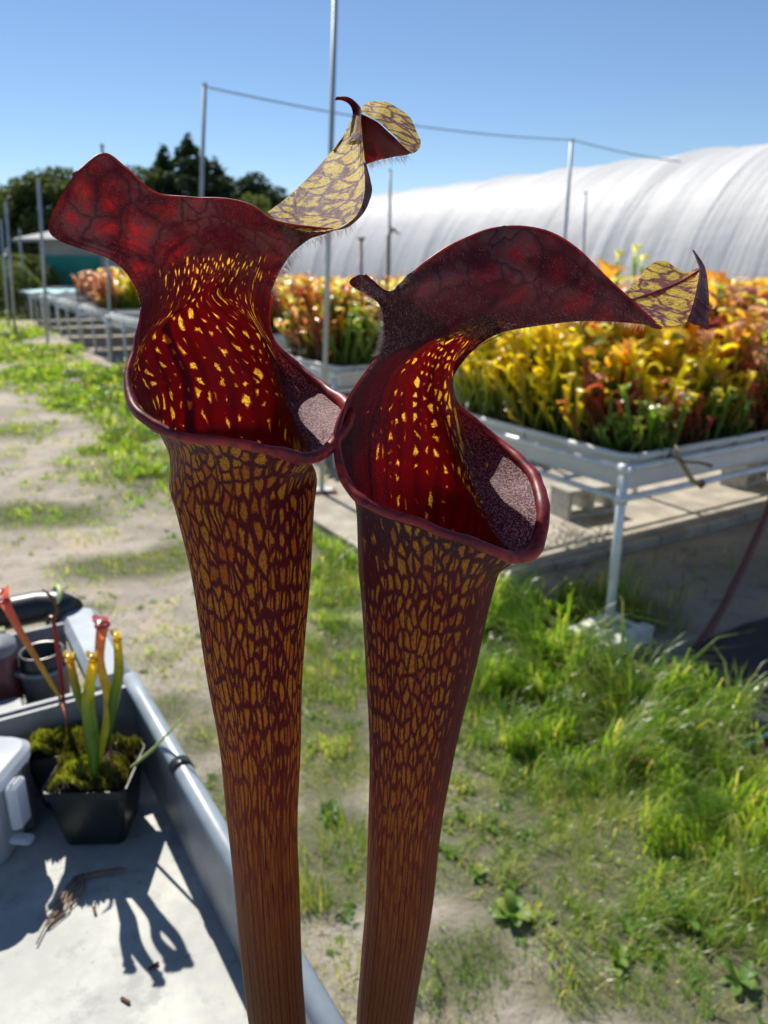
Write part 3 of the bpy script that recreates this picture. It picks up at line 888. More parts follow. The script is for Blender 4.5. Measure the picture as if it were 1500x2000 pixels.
# ------------------------------------------------------------------ greenhouse tunnel
def greenhouse():
    C = 15.2; HW = 4.2; HT = 3.75; S0, S1 = -3.0, 26.5
    o = D2 * C + D1 * S0
    g = empty('greenhouse_tunnel', (o.x, o.y, 0), ROT, 'long white plastic-covered greenhouse tunnel behind the plants', 'greenhouse')
    Ltot = S1 - S0
    def prof(a):      # a: 0 near foot .. pi far foot
        ca, sa = math.cos(a), math.sin(a)
        return (-HW * math.copysign(abs(ca) ** 0.78, ca), HT * abs(sa) ** 0.80)
    bay = 1.9
    nb = int(Ltot / bay)
    per = 36
    na = 40
    vs = []; fs = []
    for i in range(nb * per + 1):
        y = i * Ltot / (nb * per)
        ph = (i % per) / per
        bul = math.sin(math.pi * ph) ** 0.7 * 0.07
        tight = 0.5 + 0.5 * noise.noise((0, (i // per) * 1.7, 3))
        for k in range(na + 1):
            a = math.pi * k / na
            x, z = prof(a)
            rad = Vector((x, 0, z)).normalized()
            b = -bul * (0.5 + tight) * math.sin(a) ** 0.5 if 0 < a < math.pi else 0
            b += 0.03 * abs(noise.noise((y * 2.2 + 0.25 * math.sin(a * 2), a * 0.35, 1.0))) ** .7 + 0.012 * abs(noise.noise((y * 6 + .5 * a, a * 0.4, 4)))
            vs.append((x + rad.x * b, y, max(0, z + rad.z * b)))
    W = na + 1
    for i in range(nb * per):
        for k in range(na):
            fs.append((i * W + k, (i + 1) * W + k, (i + 1) * W + k + 1, i * W + k + 1))
    m = MB(); m.add(vs, fs, True); m.build('film', MAT['film'], g)
    for i in range(nb + 1):
        y = i * Ltot / nb
        pts = [(prof(math.pi * k / 32)[0] * .992, y, prof(math.pi * k / 32)[1] * .985) for k in range(33)]
        m = MB(); m.tube(pts, .03, 6); m.build('hoop', MAT['galvanised'], g)
    for y, nm in ((0.0, 'end_wall'), (Ltot, 'end_wall')):
        pts = [(prof(math.pi * k / 32)[0] * .985, y, prof(math.pi * k / 32)[1] * .98) for k in range(33)]
        m = MB(); m.add(pts, [tuple(range(33))]); m.build(nm, MAT['film'], g)
    m = MB(); m.box(-HW - .03, -HW + .02, 0, Ltot, 0.0, .28); m.build('base_board', MAT['beige_wood'], g)
greenhouse()

# ------------------------------------------------------------------ shed
def shed():
    a = atY(88, 527, 27.0)
    s = empty('shed', (a.x - .1, 27.0, 0), 0.02, 'low grey shed with a teal panel at far left', 'shed')
    m = MB(); m.box(0, 4.6, 0, 3.2, 0, 2.22); m.build('wall', MAT['shed_wall'], s)
    rf = MB(); rf.add([(-.7, -.35, 2.2), (5.0, -.35, 2.2), (5.0, 3.6, 2.62), (-.7, 3.6, 2.62), (-.7, -.35, 2.3), (5.0, -.35, 2.3), (5.0, 3.6, 2.72), (-.7, 3.6, 2.72)],
        [(3, 2, 1, 0), (4, 5, 6, 7), (0, 1, 5, 4), (1, 2, 6, 5), (2, 3, 7, 6), (3, 0, 4, 7)]); rf.build('roof', MAT['shed_roof'], s)
    m = MB(); m.box(.12, 1.95, -.06, -.005, 0.4, 1.78); m.build('panel', MAT['teal_sheet'], s)
    m = MB(); m.box(-.55, -.47, -.3, -.22, 0, 2.2); m.build('post', MAT['shed_wall'], s)
shed()

# ------------------------------------------------------------------ trees
def crown_mesh(blobs, nleaf, size, conifer=False):
    vs = []; fs = []; ti = []
    tot = sum((b[3] * b[4] * b[5]) ** .7 for b in blobs)
    for (cx, cy, cz, rx, ry, rz) in blobs:
        k = int(nleaf * (rx * ry * rz) ** .7 / tot)
        for _ in range(k):
            while True:
                d = Vector((random.gauss(0, 1), random.gauss(0, 1), random.gauss(0, 1))).normalized()
                rr = random.random() ** 0.35
                p = Vector((cx + d.x * rx * rr, cy + d.y * ry * rr, cz + d.z * rz * rr))
                if noise.noise(p * (1.1 / max(.4, rx * .35))) > -0.18 or random.random() < .25: break
            s = size * random.uniform(.6, 1.5)
            a = Vector((random.uniform(-1, 1), random.uniform(-1, 1), random.uniform(-.7, .7))).normalized()
            b = a.cross(Vector((random.uniform(-1, 1), random.uniform(-1, 1), random.uniform(-1, 1)))).normalized()
            if conifer: a = (a + Vector((0, 0, -.35))).normalized()
            i = len(vs)
            vs += [p - a * s, p + b * s * .45, p + a * s, p - b * s * .45]
            fs.append((i, i + 1, i + 2, i + 3))
            t_ = min(1, max(0, random.gauss(.45, .2) + noise.noise(p * .8) * .35)); ti += [t_] * 4
    return vs, fs, ti
def tree(px_mid, py_top, y, kind, blobs_fn, label, nleaf, size, mat):
    top = atY(px_mid, py_top, y)
    r = empty('conifer_tree' if kind == 'c' else 'broadleaf_tree', (top.x, y, 0), 0, label, 'tree', 'trees beyond the yard')
    H = top.z
    m = MB(); m.tube([(0, 0, -.1), (.1, 0, H * .3), (0, .1, H * .6), (0, 0, H * .93)], [H * .028, H * .02, H * .012, H * .003], 8)
    for q in range(7):
        z = H * random.uniform(.25, .7); a = random.random() * 6.28; l = H * random.uniform(.12, .28)
        m.tube([(0, 0, z), (math.cos(a) * l * .5, math.sin(a) * l * .5, z + l * .25), (math.cos(a) * l, math.sin(a) * l, z + l * .4)], [H * .01, H * .006, H * .002], 5)
    m.build('trunk', MAT['bark'], r)
    vs, fs, ti = crown_mesh(blobs_fn(H), nleaf, size, kind == 'c')
    m = MB(); m.add(vs, fs)
    o = m.build('crown', MAT[mat], r)
    at = o.data.attributes.new('tint', 'FLOAT', 'POINT'); at.data.foreach_set('value', np.array(ti, dtype=np.float32))
def conifer_blobs(spread):
    def f(H):
        b = []
        for i in range(70):
            u = random.random() ** .8
            z = H * (.10 + .84 * u); R_ = spread * H * (1 - u) ** .8
            a = random.random() * 6.28; q = random.random() ** .6 * R_
            w = .30 + .42 * R_ * .4
            b.append((math.cos(a) * q, math.sin(a) * q, z - q * .15, w, w, w * .75))
        b += [(0, 0, H * .93, .28, .28, H * .07)]
        return b
    return f
def round_blobs(spread):
    def f(H):
        b = []
        for i in range(15):
            a = random.random() * 6.28; q = random.random() ** .5
            zz = random.uniform(.22, .84)
            rr = spread * H * (1 - abs(zz - .5) * .7)
            b.append((math.cos(a) * rr * .7 * q, math.sin(a) * rr * .5 * q, H * zz, H * spread * random.uniform(.25, .45), H * spread * .4, H * random.uniform(.10, .16)))
        b.append((0, 0, H * .88, H * spread * .35, H * spread * .3, H * .12))
        return b
    return f
tree(366, 258, 50, 'c', conifer_blobs(.62), 'tallest dark conifer behind the wire pole', 15000, .17, 'conifer_leaf')
tree(318, 280, 51, 'c', conifer_blobs(.56), 'dark conifer close on the left of the tallest one', 9000, .17, 'conifer_leaf')
tree(420, 306, 51, 'c', conifer_blobs(.62), 'dark conifer close on the right of the tallest one', 9000, .17, 'conifer_leaf')
tree(496, 335, 50, 'b', round_blobs(.42), 'dark bushy tree right of the conifers', 7000, .16, 'conifer_leaf')
tree(455, 345, 52, 'b', round_blobs(.5), 'dark broad tree between the conifers and the bushy tree', 9000, .16, 'conifer_leaf')
tree(495, 376, 38, 'b', round_blobs(.5), 'pale green round tree in front of the dark bushy tree', 7000, .12, 'pale_leaf')
tree(268, 322, 50, 'b', round_blobs(.5), 'dark green tree just right of the hood lobe', 8000, .16, 'broad_leaf')
tree(120, 325, 48, 'b', round_blobs(.62), 'olive green tree peeping out left of the hood lobe', 12000, .16, 'broad_leaf')
tree(60, 352, 47, 'b', round_blobs(.6), 'bushy olive tree above the leaning pole', 10000, .15, 'broad_leaf')
tree(8, 372, 46, 'b', round_blobs(.7), 'bushy tree cut off by the left picture edge', 10000, .15, 'broad_leaf')
tree(190, 350, 52, 'b', round_blobs(.7), 'olive tree directly behind the shed', 9000, .15, 'broad_leaf')
# shrubs low at the left and a far hedge that reads as one mass
def shrub(px, py, y, w, label, mat='pale_leaf'):
    top = atY(px, py, y)
    r = empty('garden_shrub', (top.x, y, 0), 0, label, 'shrub', 'low shrubs beyond the benches')
    vs, fs, ti = crown_mesh([(0, 0, top.z * .5, w, w * .7, top.z * .5), (w * .4, .2, top.z * .4, w * .7, w * .5, top.z * .4), (-w * .5, 0, top.z * .35, w * .6, w * .5, top.z * .36)], 2600, .07)
    m = MB(); m.add(vs, fs); o = m.build('foliage', MAT[mat], r)
    at = o.data.attributes.new('tint', 'FLOAT', 'POINT'); at.data.foreach_set('value', np.array(ti, dtype=np.float32))
    m = MB(); m.tube([(0, 0, -.05), (0, 0, top.z * .6)], .03, 6); m.build('stem', MAT['bark'], r)
shrub(48, 492, 26, 1.0, 'pale dry shrub left of the shed')
shrub(5, 500, 24, .9, 'pale brownish shrub at the left picture edge')
shrub(590, 478, 30, 1.6, 'dark shrub behind the tray right of the left pitcher', 'conifer_leaf')
def hedge():
    blobs = []
    for i in range(60):
        x = -46 + i * 1.2
        blobs.append((x, 55 + random.uniform(-1, 1), 1.4, 1.4, 1.0, 1.5 + random.uniform(-.2, .6)))
    vs, fs, ti = crown_mesh(blobs, 30000, .18)
    m = MB(); m.add(vs, fs); o = m.build('far_hedge', MAT['conifer_leaf'])
    at = o.data.attributes.new('tint', 'FLOAT', 'POINT'); at.data.foreach_set('value', np.array(ti, dtype=np.float32))
    tag(o, 'dark hedge mass along the far side of the field', None, None, 'stuff')
hedge()

# ------------------------------------------------------------------ tray pitcher plants
def pitcher_mesh(seed, H, mat, lid_w=1.0, bend=0.06, open_=1.0, sides=7):
    rd = random.Random(seed)
    vs = []; fs = []; up = []
    n = 6
    bx = rd.uniform(-bend, bend); by = rd.uniform(-bend, bend)
    prof = [(0, .22), (.25, .32), (.5, .55), (.75, .85), (.92, 1.15), (1.0, 1.45)]
    r0 = .0115 * lid_w * (H / .5) ** .4
    for u, r in prof:
        for k in range(sides):
            a = 2 * math.pi * k / sides
            back = .10 * max(0, math.sin(a)) if u == 1 else 0
            vs.append((bx * u * u + r0 * r * math.cos(a), by * u * u + r0 * r * math.sin(a), H * u * .9 + back * .12)); up.append(u * .85)
    for i in range(len(prof) - 1):
        for k in range(sides):
            fs.append((i * sides + k, i * sides + (k + 1) % sides, (i + 1) * sides + (k + 1) % sides, (i + 1) * sides + k))
    # hood on a narrow neck: wavy sheet that rises at the back and arches forward
    b = len(vs)
    for i, (yy, zz, ww) in enumerate(((1.0, .0, .5), (1.15, .035, .55), (.9, .062, 1.6), (.1, .075, 2.5), (-1.1, .066, 2.3), (-2.1, .045, .8))):
        for j in range(5):
            q = (j - 2) / 2
            wav = .006 * math.sin(q * 5 + seed) * (i / 3)
            vs.append((bx + q * ww * r0 * 1.25, by + yy * r0 * 1.3, H * .9 + zz * lid_w * .62 + .010 * (abs(q) ** 2) * (1 if i > 1 else 0) + wav)); up.append(.9 + .02 * i)
    for i in range(5):
        for j in range(4):
            a = b + i * 5 + j; fs.append((a, a + 5, a + 6, a + 1))
    m = MB(); m.add(vs, fs, True)
    me = m.mesh('pitcher', MAT[mat])
    at = me.attributes.new('up', 'FLOAT', 'POINT'); at.data.foreach_set('value', np.array(up, dtype=np.float32))
    return me
MATS = ['p_yellow', 'p_lime', 'p_peach', 'p_red', 'p_orange', 'p_green']
PM = {mt: [pitcher_mesh(i * 7 + q, [.27, .38, .46, .54, .62][q], mt, random.uniform(1.0, 1.7), .13) for q in range(5)] for i, mt in enumerate(MATS)}
DESC = {'p_yellow': 'yellow-lidded', 'p_lime': 'pale lime-lidded', 'p_peach': 'peach-pink-lidded', 'p_red': 'rusty red', 'p_orange': 'orange-yellow', 'p_green': 'low green-leaved'}
def clump(x, y, o, mt, hs, npit, where, parts=True):
    dep = 'front edge' if y < .32 else ('middle' if y < .75 else 'far side')
    side = ' left end' if x < .6 else (' centre' if x < 1.4 else ' right end')
    where = 'the ' + dep + side + ' of ' + where
    p = o + D2 * x + D1 * y
    r = empty('pitcher_plant', (p.x, p.y, 0.752), random.random() * 6.28, f'{DESC[mt]} pitcher plant crowded in {where}', 'pitcher plant', f'{DESC[mt]} pitcher plants in {where}')
    for k in range(npit):
        low = random.random() < .32
        me = random.choice(PM[mt][0:2] if low else PM[mt][1:])
        a = random.random() * 6.28; d = random.random() ** .5 * .07
        c = link('pitcher', me, r, (math.cos(a) * d, math.sin(a) * d, 0), (random.gauss(0, .13), random.gauss(0, .13), random.random() * 6.28))
        s = hs * random.uniform(.72, 1.15); c.scale = (s * 1.05, s * 1.05, s)
def pick(weights):
    return random.choices(list(weights), list(weights.values()))[0]
def scatter(o, width, length, where, nmax, parts_n, palette, step, hfun, x0=0.17):
    spots = []
    x = x0
    while x < width:
        y = .10
        while y < length - .08:
            spots.append((x + random.uniform(-.3, .3) * step, y + random.uniform(-.3, .3) * step)); y += step
        x += step
    spots.sort(key=lambda s: (o + D2 * s[0] + D1 * s[1]).length)
    for i, (x, y) in enumerate(spots[:nmax]):
        mt = pick(palette(x, y)); clump(x, y, o, mt, hfun(x, y), parts_n, where)
    return spots[nmax:]
def pal0(x, y):
    if y < .30: return {'p_green': 3, 'p_red': 3, 'p_peach': 1.5, 'p_yellow': .7}
    if x < .42: return {'p_yellow': 2.5, 'p_red': 2.5, 'p_orange': 1, 'p_green': 1.5} if y < .7 else {'p_yellow': 6, 'p_lime': 1.2, 'p_green': .8}
    if x < .95: return {'p_yellow': 5, 'p_lime': 1.5, 'p_orange': 1, 'p_red': .7, 'p_green': .6}
    return {'p_peach': 3, 'p_lime': 1.6, 'p_orange': 1.6, 'p_red': 1.4, 'p_yellow': 1.2, 'p_green': .8}
def h0(x, y):
    h = .84 + .22 * min(1, y / .7) + .12 * noise.noise((x * 2, y * 2, 1))
    if y < .3: h *= .62
    elif x < .6: h *= .85
    return h
scatter(P0, 2.7, 1.36, 'the nearest tray', 165, 15, pal0, .118, h0)
O1 = P0 + D1 * 3.15 + D2 * .30
pal1 = lambda x, y: {'p_peach': 3, 'p_lime': 2, 'p_red': 1.4, 'p_yellow': 2, 'p_orange': 1.6, 'p_green': 1.2} if y > .3 else {'p_green': 5, 'p_peach': 1.5, 'p_lime': 1}
scatter(O1, 3.4, 1.36, 'the second tray', 75, 14, pal1, .125, lambda x, y: (.98 if y > .25 else .78) + .1 * noise.noise((x * 2, y * 2, 5)))
O4 = P0 + D1 * 11.6 + D2 * .44
pal4 = lambda x, y: ({'p_red': 2, 'p_peach': 3} if (y > .75 or x < .25) else {'p_yellow': 4, 'p_orange': 1.5, 'p_lime': 1})
scatter(O4, 1.9, 2.15, 'the far left tray', 60, 11, pal4, .16, lambda x, y: 1.05)
# the rest of the plants on the far trays, too many and too far off to count
def plant_mass(o, width, length, n, mats, name, label, hs=1.0):
    for mt in mats:
        vs = []; fs = []; up = []
        src = []
        for me in PM[mt][1:]:
            src.append(([v.co.copy() for v in me.vertices], [tuple(p.vertices) for p in me.polygons], [d.value for d in me.attributes['up'].data]))
        for k in range(n // len(mats)):
            V, F_, U = random.choice(src)
            p = o + D2 * random.uniform(.15, width) + D1 * random.uniform(.08, length - .08)
            M = Matrix.Translation((p.x, p.y, .752)) @ Matrix.Rotation(random.random() * 6.28, 4, 'Z') @ Matrix.Rotation(random.gauss(0, .1), 4, 'X') @ Matrix.Scale(hs * random.uniform(.8, 1.1), 4)
            b = len(vs)
            vs += [M @ q for q in V]; fs += [tuple(i + b for i in f) for f in F_]; up += U
        m = MB(); m.add(vs, fs, True); ob = m.build(name, MAT[mt])
        at = ob.data.attributes.new('up', 'FLOAT', 'POINT'); at.data.foreach_set('value', np.array(up, dtype=np.float32))
        tag(ob, label + ', ' + DESC[mt], None, None, 'stuff')
plant_mass(P0 + D1 * 5.95 + D2 * .3, 4.1, 1.36, 1700, ['p_peach', 'p_yellow', 'p_red', 'p_lime'], 'far_pitcher_plants', 'mass of pitchers on the third tray')
plant_mass(P0 + D1 * .1 + D2 * 2.7, .8, 1.3, 200, ['p_peach', 'p_red'], 'far_pitcher_plants', 'mass of pitchers at the right end of the nearest tray')
plant_mass(P0 + D1 * 12.5 + D2 * .44, 3.0, 1.25, 620, ['p_peach', 'p_red'], 'far_pitcher_plants', 'mass of brownish pitchers at the far end of the left tray')
plant_mass(P0 + D1 * 11.6 + D2 * 1.2, 3.0, 1.36, 420, ['p_yellow', 'p_orange'], 'far_pitcher_plants', 'mass of pitchers at the hidden end of the left tray')
plant_mass(P0 + D1 * 14.4 + D2 * .50, 2.6, 1.0, 360, ['p_red', 'p_peach'], 'far_pitcher_plants', 'mass of brownish pitchers on the next tray beyond the left one')
plant_mass(P0 + D1 * .5 + D2 * 1.4, 1.5, .95, 900, ['p_peach', 'p_red', 'p_lime', 'p_orange'], 'far_pitcher_plants', 'mass of pitchers filling the back of the nearest tray')
plant_mass(P0 + D1 * 3.5 + D2 * .5, 3.2, 1.0, 1100, ['p_peach', 'p_yellow', 'p_lime', 'p_orange'], 'far_pitcher_plants', 'mass of pitchers filling the back of the second tray')
plant_mass(P0 + D1 * 2.0 + D2 * 4.3, 4.6, 1.8, 2000, ['p_peach', 'p_orange', 'p_yellow', 'p_lime'], 'far_pitcher_plants', 'mass of pitchers on trays farther right')
o = P0 + D1 * 2.0 + D2 * 4.2
b = empty('nursery_bench', (o.x, o.y, 0), ROT, 'long tray bench farther right in front of the tunnel', 'bench', 'benches in the long row')
rim_tray(0.05, 4.7, 0.0, 1.9, 0.69, 0.80).build('tray', MAT['tray_white'], b)
for x in (.1, 2.3, 4.6):
    for y in (.06, 1.84):
        m = MB(); m.tube([(x, y, 0), (x, y, .69)], .021, 6); m.build('leg', MAT['galvanised'], b)
# two dark dried seed stalks above the second tray
def stalk(px, py, y, label, hook):
    t_ = atY(px, py, y); b_ = Vector((t_.x - .03, y, .76))
    s = empty('dried_stalk', b_, 0, label, 'dried stalk', 'dark dried flower stalks above the trays')
    q = t_ - b_
    m = MB(); m.tube([(0, 0, 0), q * .5 + Vector((.01, 0, 0)), q], [.008, .009, .010], 7); m.build('stem', MAT['dead_brown'], s)
    m = MB()
    if hook:
        m.tube([q, q + Vector((.02, 0, .03)), q + Vector((.05, 0, .055)), q + Vector((.06, 0, .03)), q + Vector((.09, 0, .02))], [.010, .009, .011, .009, .004], 7)
        m.tube([q + Vector((.03, 0, .05)), q + Vector((.01, 0, .09))], [.006, .004], 6)
    else:
        m.lathe([(.012, -.03), (.014, -.01), (.036, .0), (.034, .006), (.0, .012)], q, 12)
    m.build('seed_head', MAT['dead_brown'], s)
stalk(706, 466, 6.3, 'straight dark dried stalk with a flat head left of the hooked one', False)
stalk(758, 462, 6.2, 'dark dried stalk with a hooked branching head above the tray', True)
# pale tall pitchers against the tunnel
for i, (px, py) in enumerate(((1213, 497), (1247, 486), (1262, 505))):
    t_ = atY(px, py, 5.6)
    r = empty('tall_pitcher', (t_.x, 5.6, .76), random.random(), ['tallest left pale yellow pitcher rising against the tunnel', 'middle pale yellow pitcher rising against the tunnel', 'right pale yellow pitcher rising against the tunnel'][i], 'pitcher plant', 'pale pitchers standing above the rest')
    c = link('pitcher', PM['p_lime'][4], r); c.scale = (.8, .8, (t_.z - .76) / .60)

# dead pitcher and stem hanging over the tray rim, hose beside the bench
def hang():
    c = [atY(1318, 862, 3.20), atY(1326, 893, 3.14), atY(1338, 915, 3.13), atY(1352, 938, 3.13), atY(1365, 948, 3.13)]
    m = MB(); m.tube(c, [.004, .009, .010, .012, .006], 8)
    m2 = MB(); m2.lathe([(.006, -.02), (.016, -.006), (.018, .006), (.004, .018)], tuple(atY(1370, 945, 3.13)), 10)
    r = empty('dead_pitcher', (0, 0, 0), 0, 'withered yellow pitcher hanging over the near tray rim', 'dead leaf')
    m.build('tube', MAT['straw'], r); m2.build('hood', MAT['dead_brown'], r)
    m = MB(); m.tube([atY(1305, 888, 3.17), atY(1335, 902, 3.12), atY(1368, 904, 3.10), atY(1390, 910, 3.10)], [.004, .005, .005, .008], 7)
    tag(m.build('withered_stalk', MAT['dead_brown']), 'short dark dead stem poking out over the near tray rim', 'dead stem')
    pts = [atY(1560, 820, 4.0), atY(1530, 900, 3.75), atY(1500, 1000, 3.5), atY(1455, 1100, 3.28), atY(1410, 1190, 3.12), atY(1365, 1262, 3.0), atY(1335, 1310, 2.92)]
    m = MB(); m.tube(pts, .019, 10); tag(m.build('garden_hose', MAT['hose_brown']), 'reddish brown hose arching down from the bench to the ground', 'hose')
    a = atZ(1262, 1485, .03); b_ = atZ(1290, 1515, .02)
    m = MB(); m.tube([a + Vector((-.03, .03, -.02)), a, b_, b_ + Vector((.03, -.02, -.02))], .013, 9); tag(m.build('hose_piece', MAT['hose_orange']), 'short bit of orange hose showing through the tall grass', 'hose')
    pts = [atZ(1335, 1925, .0), atZ(1358, 1955, .006), atZ(1375, 1990, .004), atZ(1385, 2060, .0)]
    m = MB(); m.tube(pts, .0055, 8); tag(m.build('orange_cord', MAT['hose_orange']), 'thin orange cord on the soil at the bottom right', 'cord')
    pts = [atZ(1425, 1500, .05), atZ(1450, 1460, .05), atZ(1480, 1445, .045), atZ(1530, 1420, .045)]
    m = MB(); m.tube(pts, .006, 7); tag(m.build('teal_twine', MAT['twine_teal']), 'frayed teal twine lying on the dark weed mat', 'twine')
hang()

# ------------------------------------------------------------------ the grey cart at lower left
CZ = 0.91; CT = 1.04
CO = Vector((-0.350, 0.941, 0))       # inner back right corner of the well
def cl(x, y, z): return (x, y, z)     # local: +x = D2 (right), +y = D1 (away), origin at the well corner
cart = empty('garden_cart', (CO.x, CO.y, 0), ROT, 'grey flat-bottomed cart with raised sides at lower left', 'cart')
WL, WN = -0.80, -1.25                # well reaches left and towards the camera
def rbox(m, *a, **k): m.box(*a, **k)
m = MB()
nx, ny = 30, 40
vs = []; fs = []
for i in range(nx + 1):
    for j in range(ny + 1):
        vs.append((WL + (0 - WL) * i / nx, WN + (0 - WN) * j / ny, CZ + .0012 * noise.noise((i * .4, j * .4, 0))))
for i in range(nx):
    for j in range(ny):
        a = i * (ny + 1) + j; fs.append((a, a + ny + 1, a + ny + 2, a + 1))
m.add(vs, fs, True); m.build('tray_floor', MAT['cart_floor'], cart)
m = MB(); m.box(WL - .02, .02, WN - .02, .02, CZ - .03, CZ - .003); m.build('underside', MAT['grey_plastic'], cart)
def wall(name, x0, x1, y0, y1, mat='grey_plastic'):
    m = MB(); m.box(x0, x1, y0, y1, CZ - .03, CT); return m.build(name, MAT[mat], cart)
wall('side_wall', 0.0, 0.008, WN, 0.008)
wall('side_wall', WL - .008, WL, WN, 0.008)
wall('end_wall', WL, -0.0005, 0.0, 0.008)
wall('end_wall', WL, -0.0005, WN - .008, WN)
def rail(pts, name='rail', r=.0115, mat='cart_blue', sq=.9):
    m = MB(); m.tube(pts, r, 14, squash=sq); return m.build(name, MAT[mat], cart)
r1 = rail([(.003, WN, CT), (.003, -.03, CT), (.003, .02, CT)])
m = MB(); m.tube([(.003, -.225, CT), (.003, -.207, CT)], .0128, 14, squash=.9); m.build('clip', MAT['black_plastic'], r1)  # short dark band added round the side rail
rail([(WL - .004, WN, CT), (WL - .004, .02, CT)])
rail([(WL, WN - .004, CT), (0, WN - .004, CT)])
# caddy end: raised shelf with wide shoulder and dark push bar
BK = 0.30
m = MB()
m.box(-0.048, 0.012, 0.03, BK, CT - .03, CT + .004, .010); m.build('shoulder', MAT['cart_blue'], cart)
m = MB(); m.box(WL, -0.049, 0.009, BK, CT - .10, CT - .05, .004); m.build('caddy_floor', MAT['dark_grey_plastic'], cart)
m = MB(); m.box(WL, -0.049, 0.009, 0.016, CT - .05, CT + .004); m.build('caddy_wall', MAT['grey_plastic'], cart)
m = MB(); m.box(WL, -0.049, 0.225, 0.232, CT - .05, CT + .012); m.build('caddy_wall', MAT['grey_plastic'], cart)
m = MB(); m.tube([(WL - .02, BK + .03, CT + .005), (-.075, BK + .03, CT + .005), (-.045, BK + .022, CT + .004), (-.03, BK - .01, CT)], .027, 16); m.build('push_bar', MAT['black_tube'], cart)
m = MB(); m.box(WL, -.13, BK - .03, BK - .012, CT - .02, CT + .002); m.build('edge_strip', MAT['beige_wood'], cart)
# legs and wheels of the cart, out of the picture
for x in (WL + .05, -.05):
    for y in (WN + .1, -.1):
        m = MB(); m.tube([(x, y, .12), (x, y, CZ - .03)], .018, 8); m.build('leg', MAT['cart_blue'], cart)
        w = MB(); w.tube([(x - .02, y, .10), (x + .02, y, .10)], .10, 16); w.build('wheel', MAT['black_plastic'], cart)
def cpt(x, y, z=0.0): return CO + D2 * x + D1 * y + Vector((0, 0, z))
# band round the corner of the push bar
c = cpt(-.050, BK + .018, CT + .004)
m = MB()
pts = []
dirx = (D1 * .2 - D2 * .0 + D2 * 1.0).normalized()
for k in range(25):
    a = 2 * math.pi * k / 24
    pts.append(c + D1 * math.cos(a) * .036 * .9 + Vector((0, 0, 1)) * math.sin(a) * .033 + D2 * .012 * math.sin(a))
m.tube(pts, .0042, 8, cap=False)
tag(m.build('rubber_band', MAT['band_green']), 'pale green band looped round the cart push bar', 'band')
# cup in the caddy with a dark mouth
p = cpt(-.096, .118, CT - .05)
cup = empty('cup_holder', p, 0, 'round grey cup with dark mouth in the cart caddy', 'cup')
m = MB(); m.lathe([(.0, 0), (.030, 0), (.036, .052), (.042, .054), (.042, .058), (.033, .058), (.028, .01), (.0, .008)], (0, 0, 0), 28); m.build('body', MAT['grey_plastic'], cup)
m = MB(); m.lathe([(.031, .040), (.0315, .075), (.029, .078), (.026, .075), (.025, .02), (0, .018)], (0, 0, 0), 28); m.build('liner', MAT['black_plastic'], cup)
p = cpt(-.155, .125, CT - .05)
jar = empty('plastic_jar', p, 0, 'maroon plastic jar beside the round cup in the caddy', 'jar')
m = MB(); m.lathe([(0, 0), (.026, 0), (.028, .01), (.028, .085), (.024, .09)], (0, 0, 0), 20); m.build('body', MAT['maroon_plastic'], jar)
m = MB(); m.lathe([(.029, .088), (.029, .102), (0, .103)], (0, 0, 0), 20); m.build('lid', MAT['grey_plastic'], jar)
p = cpt(-.152, .035, CT - .05)
m = MB(); m.box(-.035, .02, -.012, .03, 0, .045, .005)
ob = m.build('drawer_box', MAT['grey_plastic'], None, p, (0, 0, ROT)); tag(ob, 'small grey box behind the frosted storage tub', 'box')
m = MB(); m.box(-.055, .055, -.012, .04, -.10, .0, .006)
ob = m.build('grey_tub', MAT['dark_grey_plastic'], None, cpt(-.20, -.06, CZ + .105), (0, 0, ROT)); tag(ob, 'dark grey tub behind the two pots in the cart', 'tub')

# frosted storage tubs
def tub(corner, rz, w, d, h, label, latch=True):
    r = empty('storage_box', corner, rz, label, 'storage box')
    # corner = near right bottom; body extends to -x and +y
    m = MB()
    vs = []; rings = []
    def rr(x0, x1, y0, y1, rad, z, n=5):
        ring = []
        for cx, cy, a0 in ((x1 - rad, y0 + rad, -90), (x1 - rad, y1 - rad, 0), (x0 + rad, y1 - rad, 90), (x0 + rad, y0 + rad, 180)):
            for k in range(n + 1):
                a = R(a0 + 90 * k / n); ring.append((cx + rad * math.cos(a), cy + rad * math.sin(a), z))
        return ring
    def loft(specs):
        vs = []; fs = []
        for sp in specs: vs += rr(*sp)
        N = 24
        for i in range(len(specs) - 1):
            for k in range(N):
                fs.append((i * N + k, i * N + (k + 1) % N, (i + 1) * N + (k + 1) % N, (i + 1) * N + k))
        fs.append(tuple(range(N - 1, -1, -1))); fs.append(tuple((len(specs) - 1) * N + k for k in range(N)))
        return vs, fs
    t_ = .012
    vs, fs = loft([(-w + t_, -t_, t_, d - t_, .015, 0), (-w + t_ * .7, -t_ * .7, t_ * .7, d - t_ * .7, .02, .006), (-w, 0, 0, d, .022, h)])
    m.add(vs, fs, False); m.build('body', MAT['frosted'], r)
    m = MB()
    vs, fs = loft([(-w - .008, .008, -.008, d + .008, .024, h), (-w - .009, .009, -.009, d + .009, .024, h + .012), (-w - .003, .003, -.003, d + .003, .024, h + .018), (-w + .02, -.02, .02, d - .02, .02, h + .019), (-w + .028, -.028, .028, d - .028, .02, h + .012)])
    m.add(vs, fs, False); m.build('lid', MAT['frosted'], r)
    if latch:
        m = MB(); m.box(.010, .024, d * .10, d * .42, h - .055, h + .006, .004); m.build('latch', MAT['frosted'], r)
        m = MB(); m.box(.004, .03, d * .12, d * .30, .035, .044, .003); m.build('handle', MAT['frosted'], r)
    return r
bx = atZ(10, 1712, CZ + .001)
tub(bx, ROT - .62, .26, .085, .112, 'frosted white storage tub with lid at the left picture edge, nearer one')
bx2 = atY(-70, 1370, .99)
